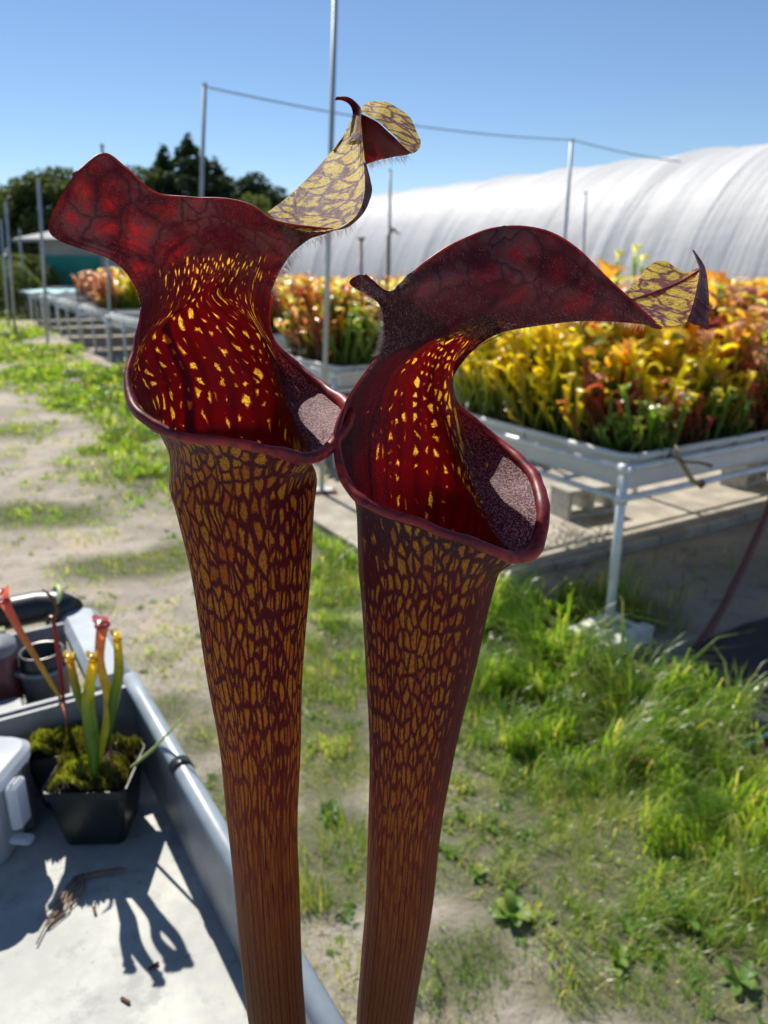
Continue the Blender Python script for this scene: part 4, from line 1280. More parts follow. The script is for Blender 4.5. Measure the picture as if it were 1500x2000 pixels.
tub((bx2.x, bx2.y, CZ + .001), ROT - .62, .20, .09, .19, 'taller frosted tub standing behind the nearer one at the left edge', False)

# ------------------------------------------------------------------ pots on the cart
def pot(center, rz, w, h, label):
    r = empty('plant_pot', center, rz, label, 'plant pot')
    m = MB()
    def sq(hw, z, c=.006): return [(-hw + c, -hw, z), (hw - c, -hw, z), (hw, -hw + c, z), (hw, hw - c, z), (hw - c, hw, z), (-hw + c, hw, z), (-hw, hw - c, z), (-hw, -hw + c, z)]
    specs = [(w * .36, 0), (w * .37, .002), (w * .475, h * .86), (w * .505, h * .865), (w * .515, h), (w * .495, h), (w * .465, h * .84), (w * .44, h * .80)]
    vs = []
    fs = []
    for hw, z in specs: vs += sq(hw, z)
    for i in range(len(specs) - 1):
        for k in range(8): fs.append((i * 8 + k, i * 8 + (k + 1) % 8, (i + 1) * 8 + (k + 1) % 8, (i + 1) * 8 + k))
    fs.append(tuple(range(7, -1, -1)))
    m.add(vs, fs); m.build('body', MAT['black_plastic'], r)
    m = MB(); n = 16; vs = []; fs = []
    for i in range(n + 1):
        for j in range(n + 1):
            xx = -w * .455 + w * .91 * i / n; yy = -w * .455 + w * .91 * j / n
            e = min(i, j, n - i, n - j) / n
            vs.append((xx, yy, h * .82 + .022 * min(1, e * 4) * (.6 + noise.noise((xx * 40, yy * 40, rz * 3))) + .006 * noise.noise((xx * 150, yy * 150, 1))))
    for i in range(n):
        for j in range(n):
            a = i * (n + 1) + j; fs.append((a, a + n + 1, a + n + 2, a + 1))
    m.add(vs, fs, True); m.build('soil', MAT['soil'], r)
    # moss: many tiny blades, denser in cushions
    vs = []; fs = []; ti = []
    for _ in range(5200):
        xx = random.uniform(-w * .47, w * .47); yy = random.uniform(-w * .47, w * .47)
        dn = noise.noise((xx * 28 + rz, yy * 28, 6))
        if dn < random.uniform(-.45, .35): continue
        z = h * .82 + .018 + .022 * max(0, dn + .3) + .010 * noise.noise((xx * 60, yy * 60, 2))
        s_ = random.uniform(.002, .0045)
        a = random.random() * 6.28; dx, dy = math.cos(a) * s_, math.sin(a) * s_
        i = len(vs)
        vs += [(xx - dx * .5, yy - dy * .5, z - .010), (xx + dx * .5, yy + dy * .5, z - .010), (xx + dy * .5, yy - dx * .5, z + s_ * random.uniform(.3, 1.2))]
        fs.append((i, i + 1, i + 2)); ti += [min(1, max(0, .30 + dn * .95 + random.gauss(0, .16)))] * 3
    m = MB(); m.add(vs, fs); ob = m.build('moss', MAT['moss'], r); ob['kind'] = 'stuff'
    at = ob.data.attributes.new('tint', 'FLOAT', 'POINT'); at.data.foreach_set('value', np.array(ti, dtype=np.float32))
    return r
pc = atY(180, 1625, .80)
PC = Vector((-0.360, .815, CZ))
pot((PC.x, PC.y, CZ + .002), ROT * .1 - .02, .098, .088, 'black square pot with mossy soil and yellow pitchers, nearer one')
PC2 = Vector((-0.425, .885, CZ))
pot((PC2.x, PC2.y, CZ + .002), .30, .092, .086, 'black square pot with bright green moss behind the nearer pot')

def leaf_tube(pts, rad, mat, name, parent, wing=True, up0=0.0, n=10):
    m = MB(); m.tube(pts, rad, n, cap=False)
    o = m.build(name, MAT[mat], parent)
    k = len(pts)
    vals = np.repeat(np.linspace(up0, 1, k), n).astype(np.float32)
    at = o.data.attributes.new('up', 'FLOAT', 'POINT'); at.data.foreach_set('value', vals)
    return o
def small_pitcher(trace, rad, mat, label, hood, up0=.05):
    pts = [atY(*t_) for t_ in trace]
    # smooth
    P = []
    for i in range(len(pts) - 1):
        p0 = pts[max(i - 1, 0)]; p1 = pts[i]; p2 = pts[i + 1]; p3 = pts[min(i + 2, len(pts) - 1)]
        for q in range(5):
            u = q / 5
            P.append(0.5 * ((2 * p1) + (p2 - p0) * u + (2 * p0 - 5 * p1 + 4 * p2 - p3) * u * u + (3 * p1 - p0 - 3 * p2 + p3) * u ** 3))
    P.append(pts[-1])
    RR = np.interp(np.linspace(0, 1, len(P)), np.linspace(0, 1, len(rad)), rad) * .74
    r = empty('young_pitcher', (0, 0, 0), 0, label, 'pitcher leaf', 'young pitcher leaves in the pots')
    leaf_tube(P, list(RR), mat, 'tube', r, up0=up0)
    e = P[-1]; rr = RR[-1]
    m = MB(); vs = []; fs = []; up = []
    for i, (yy, zz, ww) in enumerate(((.9, -.2, .7), (1.15, .8, .7), (.7, 1.9, 1.3), (-.2, 2.3, 1.5), (-1.2, 2.0, 1.2), (-1.8, 1.4, .4))):
        for j in range(5):
            q = (j - 2) / 2
            vs.append(e + Vector((q * ww * rr, yy * rr, (zz + .5 * q * q + .3 * math.sin(q * 6 + i)) * rr * hood))); up.append(1.0)
    for i in range(5):
        for j in range(4):
            a = i * 5 + j; fs.append((a, a + 5, a + 6, a + 1))
    m.add(vs, fs, True)
    m.tube([e + Vector((math.cos(a) * rr * 1.1, math.sin(a) * rr * 1.1, .1 * rr)) for a in [k * math.pi / 6 for k in range(13)]], rr * .28, 6, cap=False)
    me = m.mesh('hood', MAT[mat])
    at = me.attributes.new('up', 'FLOAT', 'POINT'); at.data.foreach_set('value', np.full(len(me.vertices), 1.0, dtype=np.float32))
    link('hood', me, r)
pitcher_mat('p_pink', (0.24, 0.26, 0.03), (0.45, 0.32, 0.06), (0.50, 0.16, 0.10), (0.55, 0.12, 0.13))
pitcher_mat('p_crimson', (0.28, 0.04, 0.03), (0.42, 0.07, 0.05), (0.40, 0.09, 0.06), (0.25, 0.10, 0.06))
pitcher_mat('p_gold', (0.06, 0.13, 0.012), (0.16, 0.22, 0.02), (0.40, 0.33, 0.02), (0.62, 0.40, 0.03))
small_pitcher([(122, 1372, .90), (85, 1310, .90), (40, 1235, .90), (8, 1175, .90)], [.002, .0045, .0065, .0085], 'p_pink', 'long pink-topped pitcher leaning to the left picture edge', 1.3, .3)
small_pitcher([(125, 1375, .90), (118, 1310, .90), (110, 1250, .90), (103, 1205, .90)], [.0025, .0045, .0045, .003], 'p_crimson', 'crimson upright pitcher in the rear pot', .5, .1)
small_pitcher([(190, 1500, .80), (212, 1380, .81), (195, 1290, .82), (200, 1222, .83)], [.004, .0075, .007, .0095], 'p_pink', 'tall olive pitcher with a pink knobbed top in the nearer pot', .7, 0.0)
small_pitcher([(186, 1530, .785), (180, 1440, .785), (172, 1370, .785), (182, 1290, .79)], [.004, .012, .010, .006], 'p_gold', 'broad green and gold pitcher at the front of the nearer pot', 1.0, 0.0)
small_pitcher([(172, 1420, .80), (150, 1350, .80), (137, 1290, .80)], [.003, .007, .006], 'p_gold', 'yellow-tipped pitcher leaning left in the nearer pot', 1.0, .1)
small_pitcher([(210, 1460, .81), (222, 1370, .81), (232, 1310, .815), (229, 1250, .82)], [.003, .009, .008, .006], 'p_gold', 'bright green pitcher with ragged golden top at the right of the nearer pot', 1.1, 0.0)
small_pitcher([(165, 1370, .86), (190, 1290, .86), (199, 1240, .86)], [.007, .0065, .003], 'p_pink', 'dull olive leaf behind the pink-knobbed pitcher', .6, .1)
def strand(trace, r, mat, name, label, cat):
    pts = [atY(*t_) for t_ in trace]
    m = MB(); m.tube(pts, r, 6); tag(m.build(name, MAT[mat]), label, cat)
strand([(105, 1215, .90), (112, 1190, .90), (100, 1165, .90), (82, 1150, .90)], [.002, .0022, .0022, .0008], 'dead_brown', 'withered_tip', 'brown shrivelled tip curling above the crimson pitcher', 'dead leaf')
strand([(232, 1520, .82), (262, 1495, .82), (300, 1462, .80), (340, 1420, .78), (388, 1365, .76)], [.0022, .0022, .002, .0014, .0005], 'band_green', 'grass_strand', 'single green grass blade arching out of the nearer pot over the cart rail', 'grass blade')
strand([(122, 1375, .89), (130, 1400, .87), (128, 1425, .86)], [.002, .002, .001], 'hose_orange', 'red_sprout', 'short red sprout in the bright moss of the rear pot', 'sprout')
strand([(215, 1455, .80), (218, 1480, .79), (222, 1500, .785)], [.002, .002, .001], 'hose_orange', 'red_sprout', 'short red sprout at the right in the nearer pot', 'sprout')
# roots running out from under the pot and bits of litter
a = atZ(150, 1730, CZ + .004)
m = MB()
for k in range(9):
    p0 = a + Vector((random.gauss(0, .0035), random.gauss(0.01, .004), random.uniform(0, .003)))
    m.tube([p0, p0 + Vector((random.gauss(0, .004), -.02, 0)), p0 + Vector((random.gauss(-.008, .005), -.045, -.001)), p0 + Vector((random.gauss(-.013, .003), -.066 + random.gauss(0, .008), -.002))], .0009, 4)
for k in range(5):
    p0 = a + Vector((random.gauss(0, .003), random.gauss(.012, .002), random.uniform(0, .003)))
    m.tube([p0, p0 + Vector((.02, .006, .001)), p0 + Vector((.045, .012, 0))], .0009, 4)
tag(m.build('root_bundle', MAT['root']), 'brown wet roots trailing from under the nearer pot', 'roots')
for i, (px, py, lab) in enumerate(((245, 1955, 'small brown chip lying on the cart floor near the bottom'), (300, 1888, 'tiny dark crumb on the cart floor'), (185, 1780, 'tiny dark crumb beside the trailing roots'))):
    a = atZ(px, py, CZ + .001); m = MB()
    m.box(-.006, .006, -.0015, .0015, 0, .0022, .0005); ob = m.build('wood_chip', MAT['dead_brown'], None, a, (0, 0, i * 1.3 - .5)); tag(ob, lab, 'chip')

# ------------------------------------------------------------------ the two big pitchers
def cr(p0, p1, p2, p3, u):
    return 0.5 * ((2 * p1) + (p2 - p0) * u + (2 * p0 - 5 * p1 + 4 * p2 - p3) * u * u + (3 * p1 - p0 - 3 * p2 + p3) * u ** 3)
def cr_array(A, sub, closed=False):
    """A: (n, ...) array, Catmull-Rom along axis 0"""
    n = len(A); out = []
    for i in range(n - 1):
        p0 = A[i - 1] if i > 0 else (A[n - 2] if closed else 2 * A[0] - A[1])
        p3 = A[i + 2] if i + 2 < n else (A[1] if closed else 2 * A[n - 1] - A[n - 2])
        for q in range(sub): out.append(cr(p0, A[i], A[i + 1], p3, q / sub))
    out.append(A[-1])
    return np.array(out)
def W(p): return tuple(atY(*p))
def ring(L_, R_, py, y0, off, e=1.0, k=9):
    """closed ring through the two silhouette points at height of (mid, py)"""
    cx = (L_ + R_) / 2; c = atY(cx, py, y0)
    depth = y0 * _c + (CAM_H - c.z) * _s
    r = (R_ - L_) / 2 * depth / _F
    out = []
    for i in range(k):
        a = R(off - 360.0 / (k - 1) * i)
        out.append((c.x + r * math.sin(a), c.y - r * e * math.cos(a), c.z))
    return out
def surface(name, rows, attrs, mat, parent, su, sv, vwarp, uscale, ripple=0.0004, closed_upto=0, crease=None, seam=0):
    """rows: list of lists of world points (bottom to top). attrs: name -> per row (scalar or list per column)"""
    A = np.array(rows, dtype=float)                 # nr, nc, 3
    nr, nc = A.shape[:2]
    names = list(attrs)
    E = np.zeros((nr, nc, 3 + len(names)))
    E[:, :, :3] = A
    for q, nm in enumerate(names):
        for i in range(nr):
            v = attrs[nm][i]
            E[i, :, 3 + q] = v
    # along columns (around)
    cols = []
    for i in range(nr): cols.append(cr_array(E[i], su, closed=i < closed_upto))
    E = np.array(cols)
    E = cr_array(E, sv)
    NR, NC = E.shape[:2]
    P = E[:, :, :3].copy()
    mid = P[:, NC // 2, :]
    dv = np.concatenate([np.zeros((1, NC)), np.cumsum(np.linalg.norm(np.diff(P, axis=0), axis=2), axis=0)])
    # organic ripple along the surface normal
    nrm = np.cross(np.gradient(P, axis=0), np.gradient(P, axis=1)); ln = np.linalg.norm(nrm, axis=2, keepdims=True); nrm = nrm / np.maximum(ln, 1e-9)
    for i in range(NR):
        for j in range(NC):
            th = j / (NC - 1)
            q = noise.noise((P[i, j, 0] * 55, P[i, j, 1] * 55, P[i, j, 2] * 18)) * ripple
            q += 0.25 * ripple * math.sin(th * 130 + 1.5 * noise.noise((P[i, j, 0] * 30, P[i, j, 2] * 10, 3)))
            if crease and i > closed_upto * sv - 12:
                q += crease[1] * math.exp(-((th - crease[0]) / .012) ** 2) * min(1, max(0, (i - closed_upto * sv + 12) / 12))
            P[i, j] += nrm[i, j] * q
    if closed_upto:
        lim = (closed_upto - 1) * sv
        for i in range(min(lim + 1, NR)): P[i, -1] = P[i, 0]
    idx = np.arange(NR * NC).reshape(NR, NC)
    F = np.stack([idx[:-1, :-1], idx[:-1, 1:], idx[1:, 1:], idx[1:, :-1]], -1).reshape(-1, 4)
    me = bpy.data.meshes.new(name)
    me.from_pydata(P.reshape(-1, 3).tolist(), [], F.tolist())
    me.polygons.foreach_set('use_smooth', [True] * len(me.polygons))
    me.materials.append(MAT[mat])
    for q, nm in enumerate(names):
        at = me.attributes.new(nm, 'FLOAT', 'POINT'); at.data.foreach_set('value', np.clip(E[:, :, 3 + q], 0, 2).reshape(-1).astype(np.float32))
    for nm in ('thr', 'lid', 'yel', 'hair', 'stripe', 'dark'):
        if nm not in names:
            at = me.attributes.new(nm, 'FLOAT', 'POINT')
    uv = me.uv_layers.new(name='pat')
    par = np.tile(np.linspace(0, 1, NC)[None, :], (NR, 1))
    if closed_upto:
        lastc = P[(closed_upto - 1) * sv].mean(axis=0)
        for i in range((closed_upto - 1) * sv - 4, NR):
            c0 = P[i].mean(axis=0) if i <= (closed_upto - 1) * sv else lastc
            wt = min(1.0, max(0.0, 1 - (i / sv - (closed_upto + 2)) / 4.0)) * min(1, (i - ((closed_upto - 1) * sv - 4)) / 4)
            a = np.degrees(np.arctan2(P[i, :, 0] - c0[0], -(P[i, :, 1] - c0[1])))
            fr_ = (seam - a) / 360.0
            fr_ = fr_ + np.round(par[i] - fr_)
            par[i] = par[i] * (1 - wt) + fr_ * wt
    U = par * uscale; V = np.stack([vwarp(dv[:, j]) for j in range(NC)], 1)
    UVv = np.stack([U, V], -1).reshape(-1, 2)
    li = np.zeros(len(me.loops), dtype=np.int32); me.loops.foreach_get('vertex_index', li)
    uv.data.foreach_set('uv', UVv[li].reshape(-1).astype(np.float32))
    me.update()
    o = link(name, me, parent)
    return o, E

def sweep(name, pts, rad, mat, parent, sub=12, n=14):
    A = np.array([list(p) + [r] for p, r in zip(pts, rad)], dtype=float)
    B = cr_array(A, sub)
    ps = [Vector(b[:3]) for b in B]
    ps = [p + Vector((noise.noise(p * 90), noise.noise(p * 90 + Vector((9, 9, 9))), noise.noise(p * 90 + Vector((4, 1, 7))))) * (.0007 if n > 10 else .0002) for p in ps]
    m = MB(); m.tube(ps, [max(1e-4, b[3] * (.86 if n > 10 else 1) * (1 + .22 * noise.noise(p * 160))) for b, p in zip(B, ps)], n, squash=.85); return m.build(name, MAT[mat], parent)

def hairs(name, paths, n, L_, parent, spread=0.35, base_r=0.00005):
    """fine hairs: paths = list of (list of world pts, direction vector)"""
    vs = []; fs = []
    for pts, d in paths:
        B = cr_array(np.array([tuple(p) for p in pts]), 6)
        for _ in range(n):
            u = random.random() * (len(B) - 1.001); i = int(u); p = Vector(B[i]).lerp(Vector(B[i + 1]), u - i)
            p = p + Vector((random.gauss(0, .0006), random.gauss(0, .0015), random.gauss(0, .0004)))
            dd = (Vector(d) + Vector((random.gauss(0, spread), random.gauss(0, spread), random.gauss(0, spread * .6)))).normalized()
            l = L_ * random.uniform(.4, 1.3); k = len(vs)
            s = dd.cross(Vector((0, 1, 0))).normalized() * base_r
            q = p + dd * l * .6 + Vector((0, 0, -l * .05)); e = p + dd * l + Vector((0, 0, -l * .18))
            vs += [p - s, p + s, q + s * .7, q - s * .7, e]; fs += [(k, k + 1, k + 2, k + 3), (k + 3, k + 2, k + 4)]
    m = MB(); m.add(vs, fs); o = m.build(name, MAT['hair'], parent); o['kind'] = 'stuff'; return o
def surf_hairs(name, rows, parent, n, L_, lo_row, hi_row, out=(0, -1, -.5), base_r=0.00004):
    A = np.array(rows, dtype=float); vs = []; fs = []
    for _ in range(n):
        r = random.uniform(lo_row, hi_row - .001); c_ = random.uniform(0, A.shape[1] - 1.001)
        i, j = int(r), int(c_); fr, fc = r - i, c_ - j
        p = (A[i, j] * (1 - fr) + A[i + 1, j] * fr) * (1 - fc) + (A[i, j + 1] * (1 - fr) + A[i + 1, j + 1] * fr) * fc
        p = Vector(p); dd = (Vector(out) + Vector((random.gauss(0, .35), 0, random.gauss(0, .25)))).normalized()
        l = L_ * random.uniform(.4, 1.3); k = len(vs); s = dd.cross(Vector((0, 1, 0.2))).normalized() * base_r
        e = p + dd * l
        vs += [p - s, p + s, e]; fs.append((k, k + 1, k + 2))
    m = MB(); m.add(vs, fs); o = m.build(name, MAT['hair'], parent); o['kind'] = 'stuff'; return o

def vwarp_tube(mouth_v, f0, f1):
    # pattern frequency grows along the leaf: long cells at the foot, short near the mouth
    def f(v):
        fr = lambda x: f0 + f1 * min(1, max(0, (x - (mouth_v - .20)) / .16)) + (75 if x > mouth_v + .06 else 0)
        out = []; acc = 0; last = 0
        for x in v:
            acc += fr((x + last) / 2) * (x - last); last = x; out.append(acc)
        return np.array(out)
    return f

def pitcher_left():
    root = empty('pitcher_leaf', tuple(atY(540, 2000, .30)), 0, 'left tall red pitcher with a wavy hood raised to a curled tip', 'pitcher leaf')
    inv = Vector(root.location)
    off = 35
    rows = []
    Y0 = .30
    base = ring(487, 597, 2000, Y0, off); cb = np.mean(np.array(base)[:-1], axis=0)
    for zz, s in ((.99, .40), (1.05, .54), (1.11, .70), (1.17, .87)):
        rows.append([(cb[0] + (p[0] - cb[0]) * s + (1.3 - zz) * .02, cb[1] + (p[1] - cb[1]) * s, zz) for p in base])
    for L_, R_, py in ((487, 597, 2000), (473, 590, 1880), (460, 584, 1750), (446, 581, 1600), (430, 588, 1450), (404, 592, 1300), (376, 606, 1120), (349, 613, 1000), (333, 618, 930)):
        rows.append(ring(L_, R_, py, Y0, off, .95))
    nclosed = len(rows)
    mm = [
     [(592, 896, .268), (500, 888, .265), (392, 882, .270), (322, 868, .296), (350, 850, .328), (455, 846, .342), (545, 852, .336), (606, 888, .284), (592, 896, .268)],
     [(530, 880, .262), (450, 870, .262), (362, 862, .268), (306, 842, .292), (338, 800, .326), (450, 796, .344), (545, 805, .338), (600, 866, .288), (640, 876, .276)],
     [(440, 863, .260), (375, 857, .262), (322, 846, .268), (284, 818, .290), (322, 745, .324), (440, 742, .345), (535, 755, .338), (590, 838, .297), (668, 840, .284)],
     [(345, 848, .261), (310, 836, .264), (280, 815, .272), (262, 780, .288), (305, 695, .322), (430, 690, .346), (520, 705, .338), (578, 800, .315), (679, 800, .303)],
     [(275, 812, .266), (256, 790, .272), (250, 757, .282), (266, 722, .300), (308, 648, .322), (425, 640, .345), (505, 650, .336), (564, 752, .332), (640, 762, .322)],
     [(250, 748, .280), (255, 718, .288), (268, 690, .298), (295, 662, .312), (340, 608, .326), (408, 600, .341), (468, 602, .334), (540, 698, .338), (575, 710, .334)],
     [(268, 664, .294), (280, 648, .301), (305, 628, .311), (340, 605, .322), (372, 582, .331), (410, 572, .340), (455, 575, .333), (500, 615, .334), (530, 655, .333)],
     [(276, 600, .300), (292, 585, .305), (322, 570, .314), (355, 555, .322), (388, 545, .330), (424, 540, .336), (462, 545, .330), (500, 562, .325), (530, 575, .322)],
     [(258, 550, .298), (282, 535, .302), (318, 522, .310), (355, 510, .317), (395, 500, .323), (436, 495, .327), (478, 500, .322), (522, 510, .316), (560, 508, .312)],
     [(215, 507, .292), (255, 495, .297), (302, 485, .304), (350, 474, .310), (398, 465, .315), (446, 462, .317), (494, 466, .313), (545, 474, .308), (600, 470, .300)],
     [(103, 462, .276), (165, 458, .286), (230, 450, .292), (300, 443, .299), (370, 436, .305), (438, 434, .308), (496, 442, .305), (553, 456, .301), (632, 458, .294)],
     [(110, 402, .274), (160, 388, .286), (228, 390, .292), (298, 408, .298), (370, 410, .302), (440, 411, .304), (498, 423, .302), (556, 443, .297), (645, 453, .291)],
     [(143, 342, .278), (200, 301, .290), (246, 328, .294), (302, 376, .298), (370, 386, .300), (440, 389, .301), (490, 401, .299), (545, 433, .294), (655, 449, .288)],
    ]
    # bulge a little more of the undulation
    rows += [[W(p) for p in r] for r in mm]
    nr = len(rows)
    T = []
    for i in range(nr):
        j = i - nclosed
        if j < -9: T.append(.08)
        elif j < -5: T.append([.10, .06, .05, .07, .2, .2, .2, .065, .10])
        elif j < -1: T.append([.10, .05, .045, .065, .2, .2, .2, .055, .10])
        elif j < 1: T.append([.11, .045, .05, .08, .2, .2, .2, .07, .11])
        elif j < 3: T.append([.07, .07, .08, .18, .17, .16, .18, .35, .5])
        elif j < 4: T.append([.2, .15, .2, .2, .17, .16, .18, .30, .6])
        elif j < 7: T.append([.5, .3, .22, .18, .17, .16, .18, .22, .6])
        elif j < 8: T.append([.8, .4, .22, .18, .17, .16, .18, .22, .5])
        elif j < 9: T.append([.9, .6, .3, .22, .20, .2, .2, .25, .6])
        else: T.append([.95] * 9)
    S = [max(0, min(1, (4.4 - (i - 4)) / 3.4)) * .95 if i < nclosed else 0 for i in range(nr)]
    Lr = [0] * (nclosed + 6) + [.15, .45, .9] + [1] * 20
    Lr = Lr[:nr]
    Hh = []
    for i in range(nr):
        j = i - nclosed
        if 0 <= j <= 5: Hh.append([0, 0, .2, .3, 0, 0, 0, .55, 1.0] if j < 4 else [.4, .6, .3, 0, 0, 0, 0, .5, .8])
        else: Hh.append(0)
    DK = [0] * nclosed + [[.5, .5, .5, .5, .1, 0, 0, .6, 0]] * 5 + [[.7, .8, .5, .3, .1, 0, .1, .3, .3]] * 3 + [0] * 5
    rel = [[tuple(Vector(p) - inv) for p in r] for r in rows]
    o, E = surface('body', rel, {'thr': T, 'lid': Lr, 'hair': Hh, 'stripe': S, 'dark': DK}, 'pitcher_a', root, 16, 8, vwarp_tube(.51, 20, 82), 54, .0005, nclosed, crease=(3.9 / 8, -.0016), seam=off)
    # rolled lip along the free front edge
    Lp = [rel[nclosed + k][8] for k in (7, 6, 5, 4, 3, 2, 1)] + [rel[nclosed][0]] + [rel[nclosed + k][0] for k in (1, 2, 3, 4, 5, 6, 7)]
    rad = [.0003, .0007, .0016, .0024, .0033, .0036, .0030, .0032, .0024, .0024, .0024, .0026, .0022, .0012, .0003]
    sweep('lip', Lp, rad, 'lip', root)
    g = lambda px, py, y: tuple(atY(px, py, y + .00018 * max(0, 450 - py)) - inv)
    # raised half of the hood, upper face towards the camera
    N = [[(523, 415, .300), (550, 436, .294), (590, 450, .290), (630, 452, .287), (660, 447, .285)],
         [(562, 385, .312), (592, 412, .307), (626, 426, .302), (662, 426, .298), (697, 420, .292)],
         [(612, 335, .328), (640, 358, .322), (668, 376, .316), (692, 382, .308), (712, 384, .300)],
         [(648, 293, .340), (668, 310, .334), (686, 322, .328), (701, 326, .320), (713, 328, .310)],
         [(674, 258, .348), (685, 266, .342), (694, 272, .336), (703, 275, .328), (710, 277, .318)],
         [(690, 222, .352), (695, 224, .346), (699, 226, .340), (703, 228, .333), (705, 228, .324)]]
    surface('hood_face', [[g(*p) for p in r] for r in N], {'yel': [1, 1, 1, 1, .9, .25]}, 'pitcher_a', root, 8, 8, lambda v: v * 200, 9.5, .0006)
    Mr = [[(640, 451, .285), (652, 450, .289), (664, 448, .293)], [(668, 443, .285), (680, 444, .292), (690, 436, .298)], [(697, 420, .291), (709, 418, .298), (717, 402, .304)], [(711, 384, .299), (722, 384, .304), (727, 374, .308)], [(713, 345, .306), (720, 348, .308), (724, 352, .311)], [(710, 315, .311), (713, 318, .312), (716, 322, .313)]]
    surface('hood_fold', [[g(*p) for p in r] for r in Mr], {'thr': [.95] * 6, 'lid': [1] * 6}, 'pitcher_a', root, 6, 6, lambda v: v * 160, 2, .0002)
    # curled tip
    Tp = [[(650, 296, .338), (664, 290, .344), (690, 275, .334), (709, 276, .318)], [(673, 262, .346), (683, 256, .350), (697, 252, .340), (708, 254, .322)], [(687, 233, .352), (692, 230, .354), (700, 230, .346), (706, 232, .326)], [(688, 216, .354), (692, 213, .355), (699, 212, .350), (706, 214, .334)], [(681, 203, .352), (686, 199, .353), (692, 198, .350), (698, 202, .342)], [(667, 196, .347), (671, 191, .348), (676, 189, .347), (682, 190, .344)], [(654, 196, .342), (656, 191, .342), (658, 189, .342), (661, 189, .341)]]
    surface('hood_tip', [[g(*p) for p in r] for r in Tp], {'thr': [.95] * 7, 'lid': [1] * 7}, 'pitcher_a', root, 6, 6, lambda v: v * 160, 2, .0002)
    Rp = [[(704, 222, .334), (735, 238, .330), (770, 268, .326), (803, 300, .318)], [(706, 250, .342), (733, 262, .338), (765, 282, .330), (800, 301, .320)], [(709, 290, .352), (732, 292, .348), (765, 297, .336), (798, 302, .322)], [(714, 322, .360), (738, 313, .356), (768, 307, .340), (795, 303, .324)]]
    surface('hood_lobe', [[g(*p) for p in r] for r in Rp], {'thr': [.95] * 4, 'lid': [.1] * 4}, 'pitcher_a', root, 8, 8, lambda v: v * 160, 4, .0005)
    Fr = [[(704, 220, .334), (735, 236, .330), (770, 266, .326), (803, 302, .317)], [(704, 213, .342), (738, 218, .342), (783, 248, .338), (812, 298, .324)], [(712, 203, .350), (745, 203, .354), (792, 232, .350), (820, 288, .332)], [(720, 198, .356), (752, 199, .360), (797, 226, .356), (821, 276, .338)]]
    surface('hood_frill', [[g(*p) for p in r] for r in Fr], {'yel': [1] * 4}, 'pitcher_a', root, 8, 8, lambda v: v * 200, 8, .0006)
    # thin dark edge beads
    sweep('edge_bead', [rel[-1][k] for k in range(0, 9)], [.0005] * 9, 'lip', root, 6, 6)
    hairs('hairs', [([g(*p) for p in ((560, 508, .306), (600, 472, .300), (640, 456, .292), (690, 436, .296))], (.5, -.1, -1)),
                    ([g(*p) for p in ((715, 322, .358), (740, 313, .354), (770, 307, .34), (795, 303, .324))], (.5, 0, -1)),
                    ([g(*p) for p in ((530, 575, .31), (545, 535, .308), (565, 505, .306))], (1, 0, -.8))], 150, .0030, root)
    surf_hairs('hairs', rel, root, 2600, .0016, nr - 6, nr - 1)
pitcher_left()

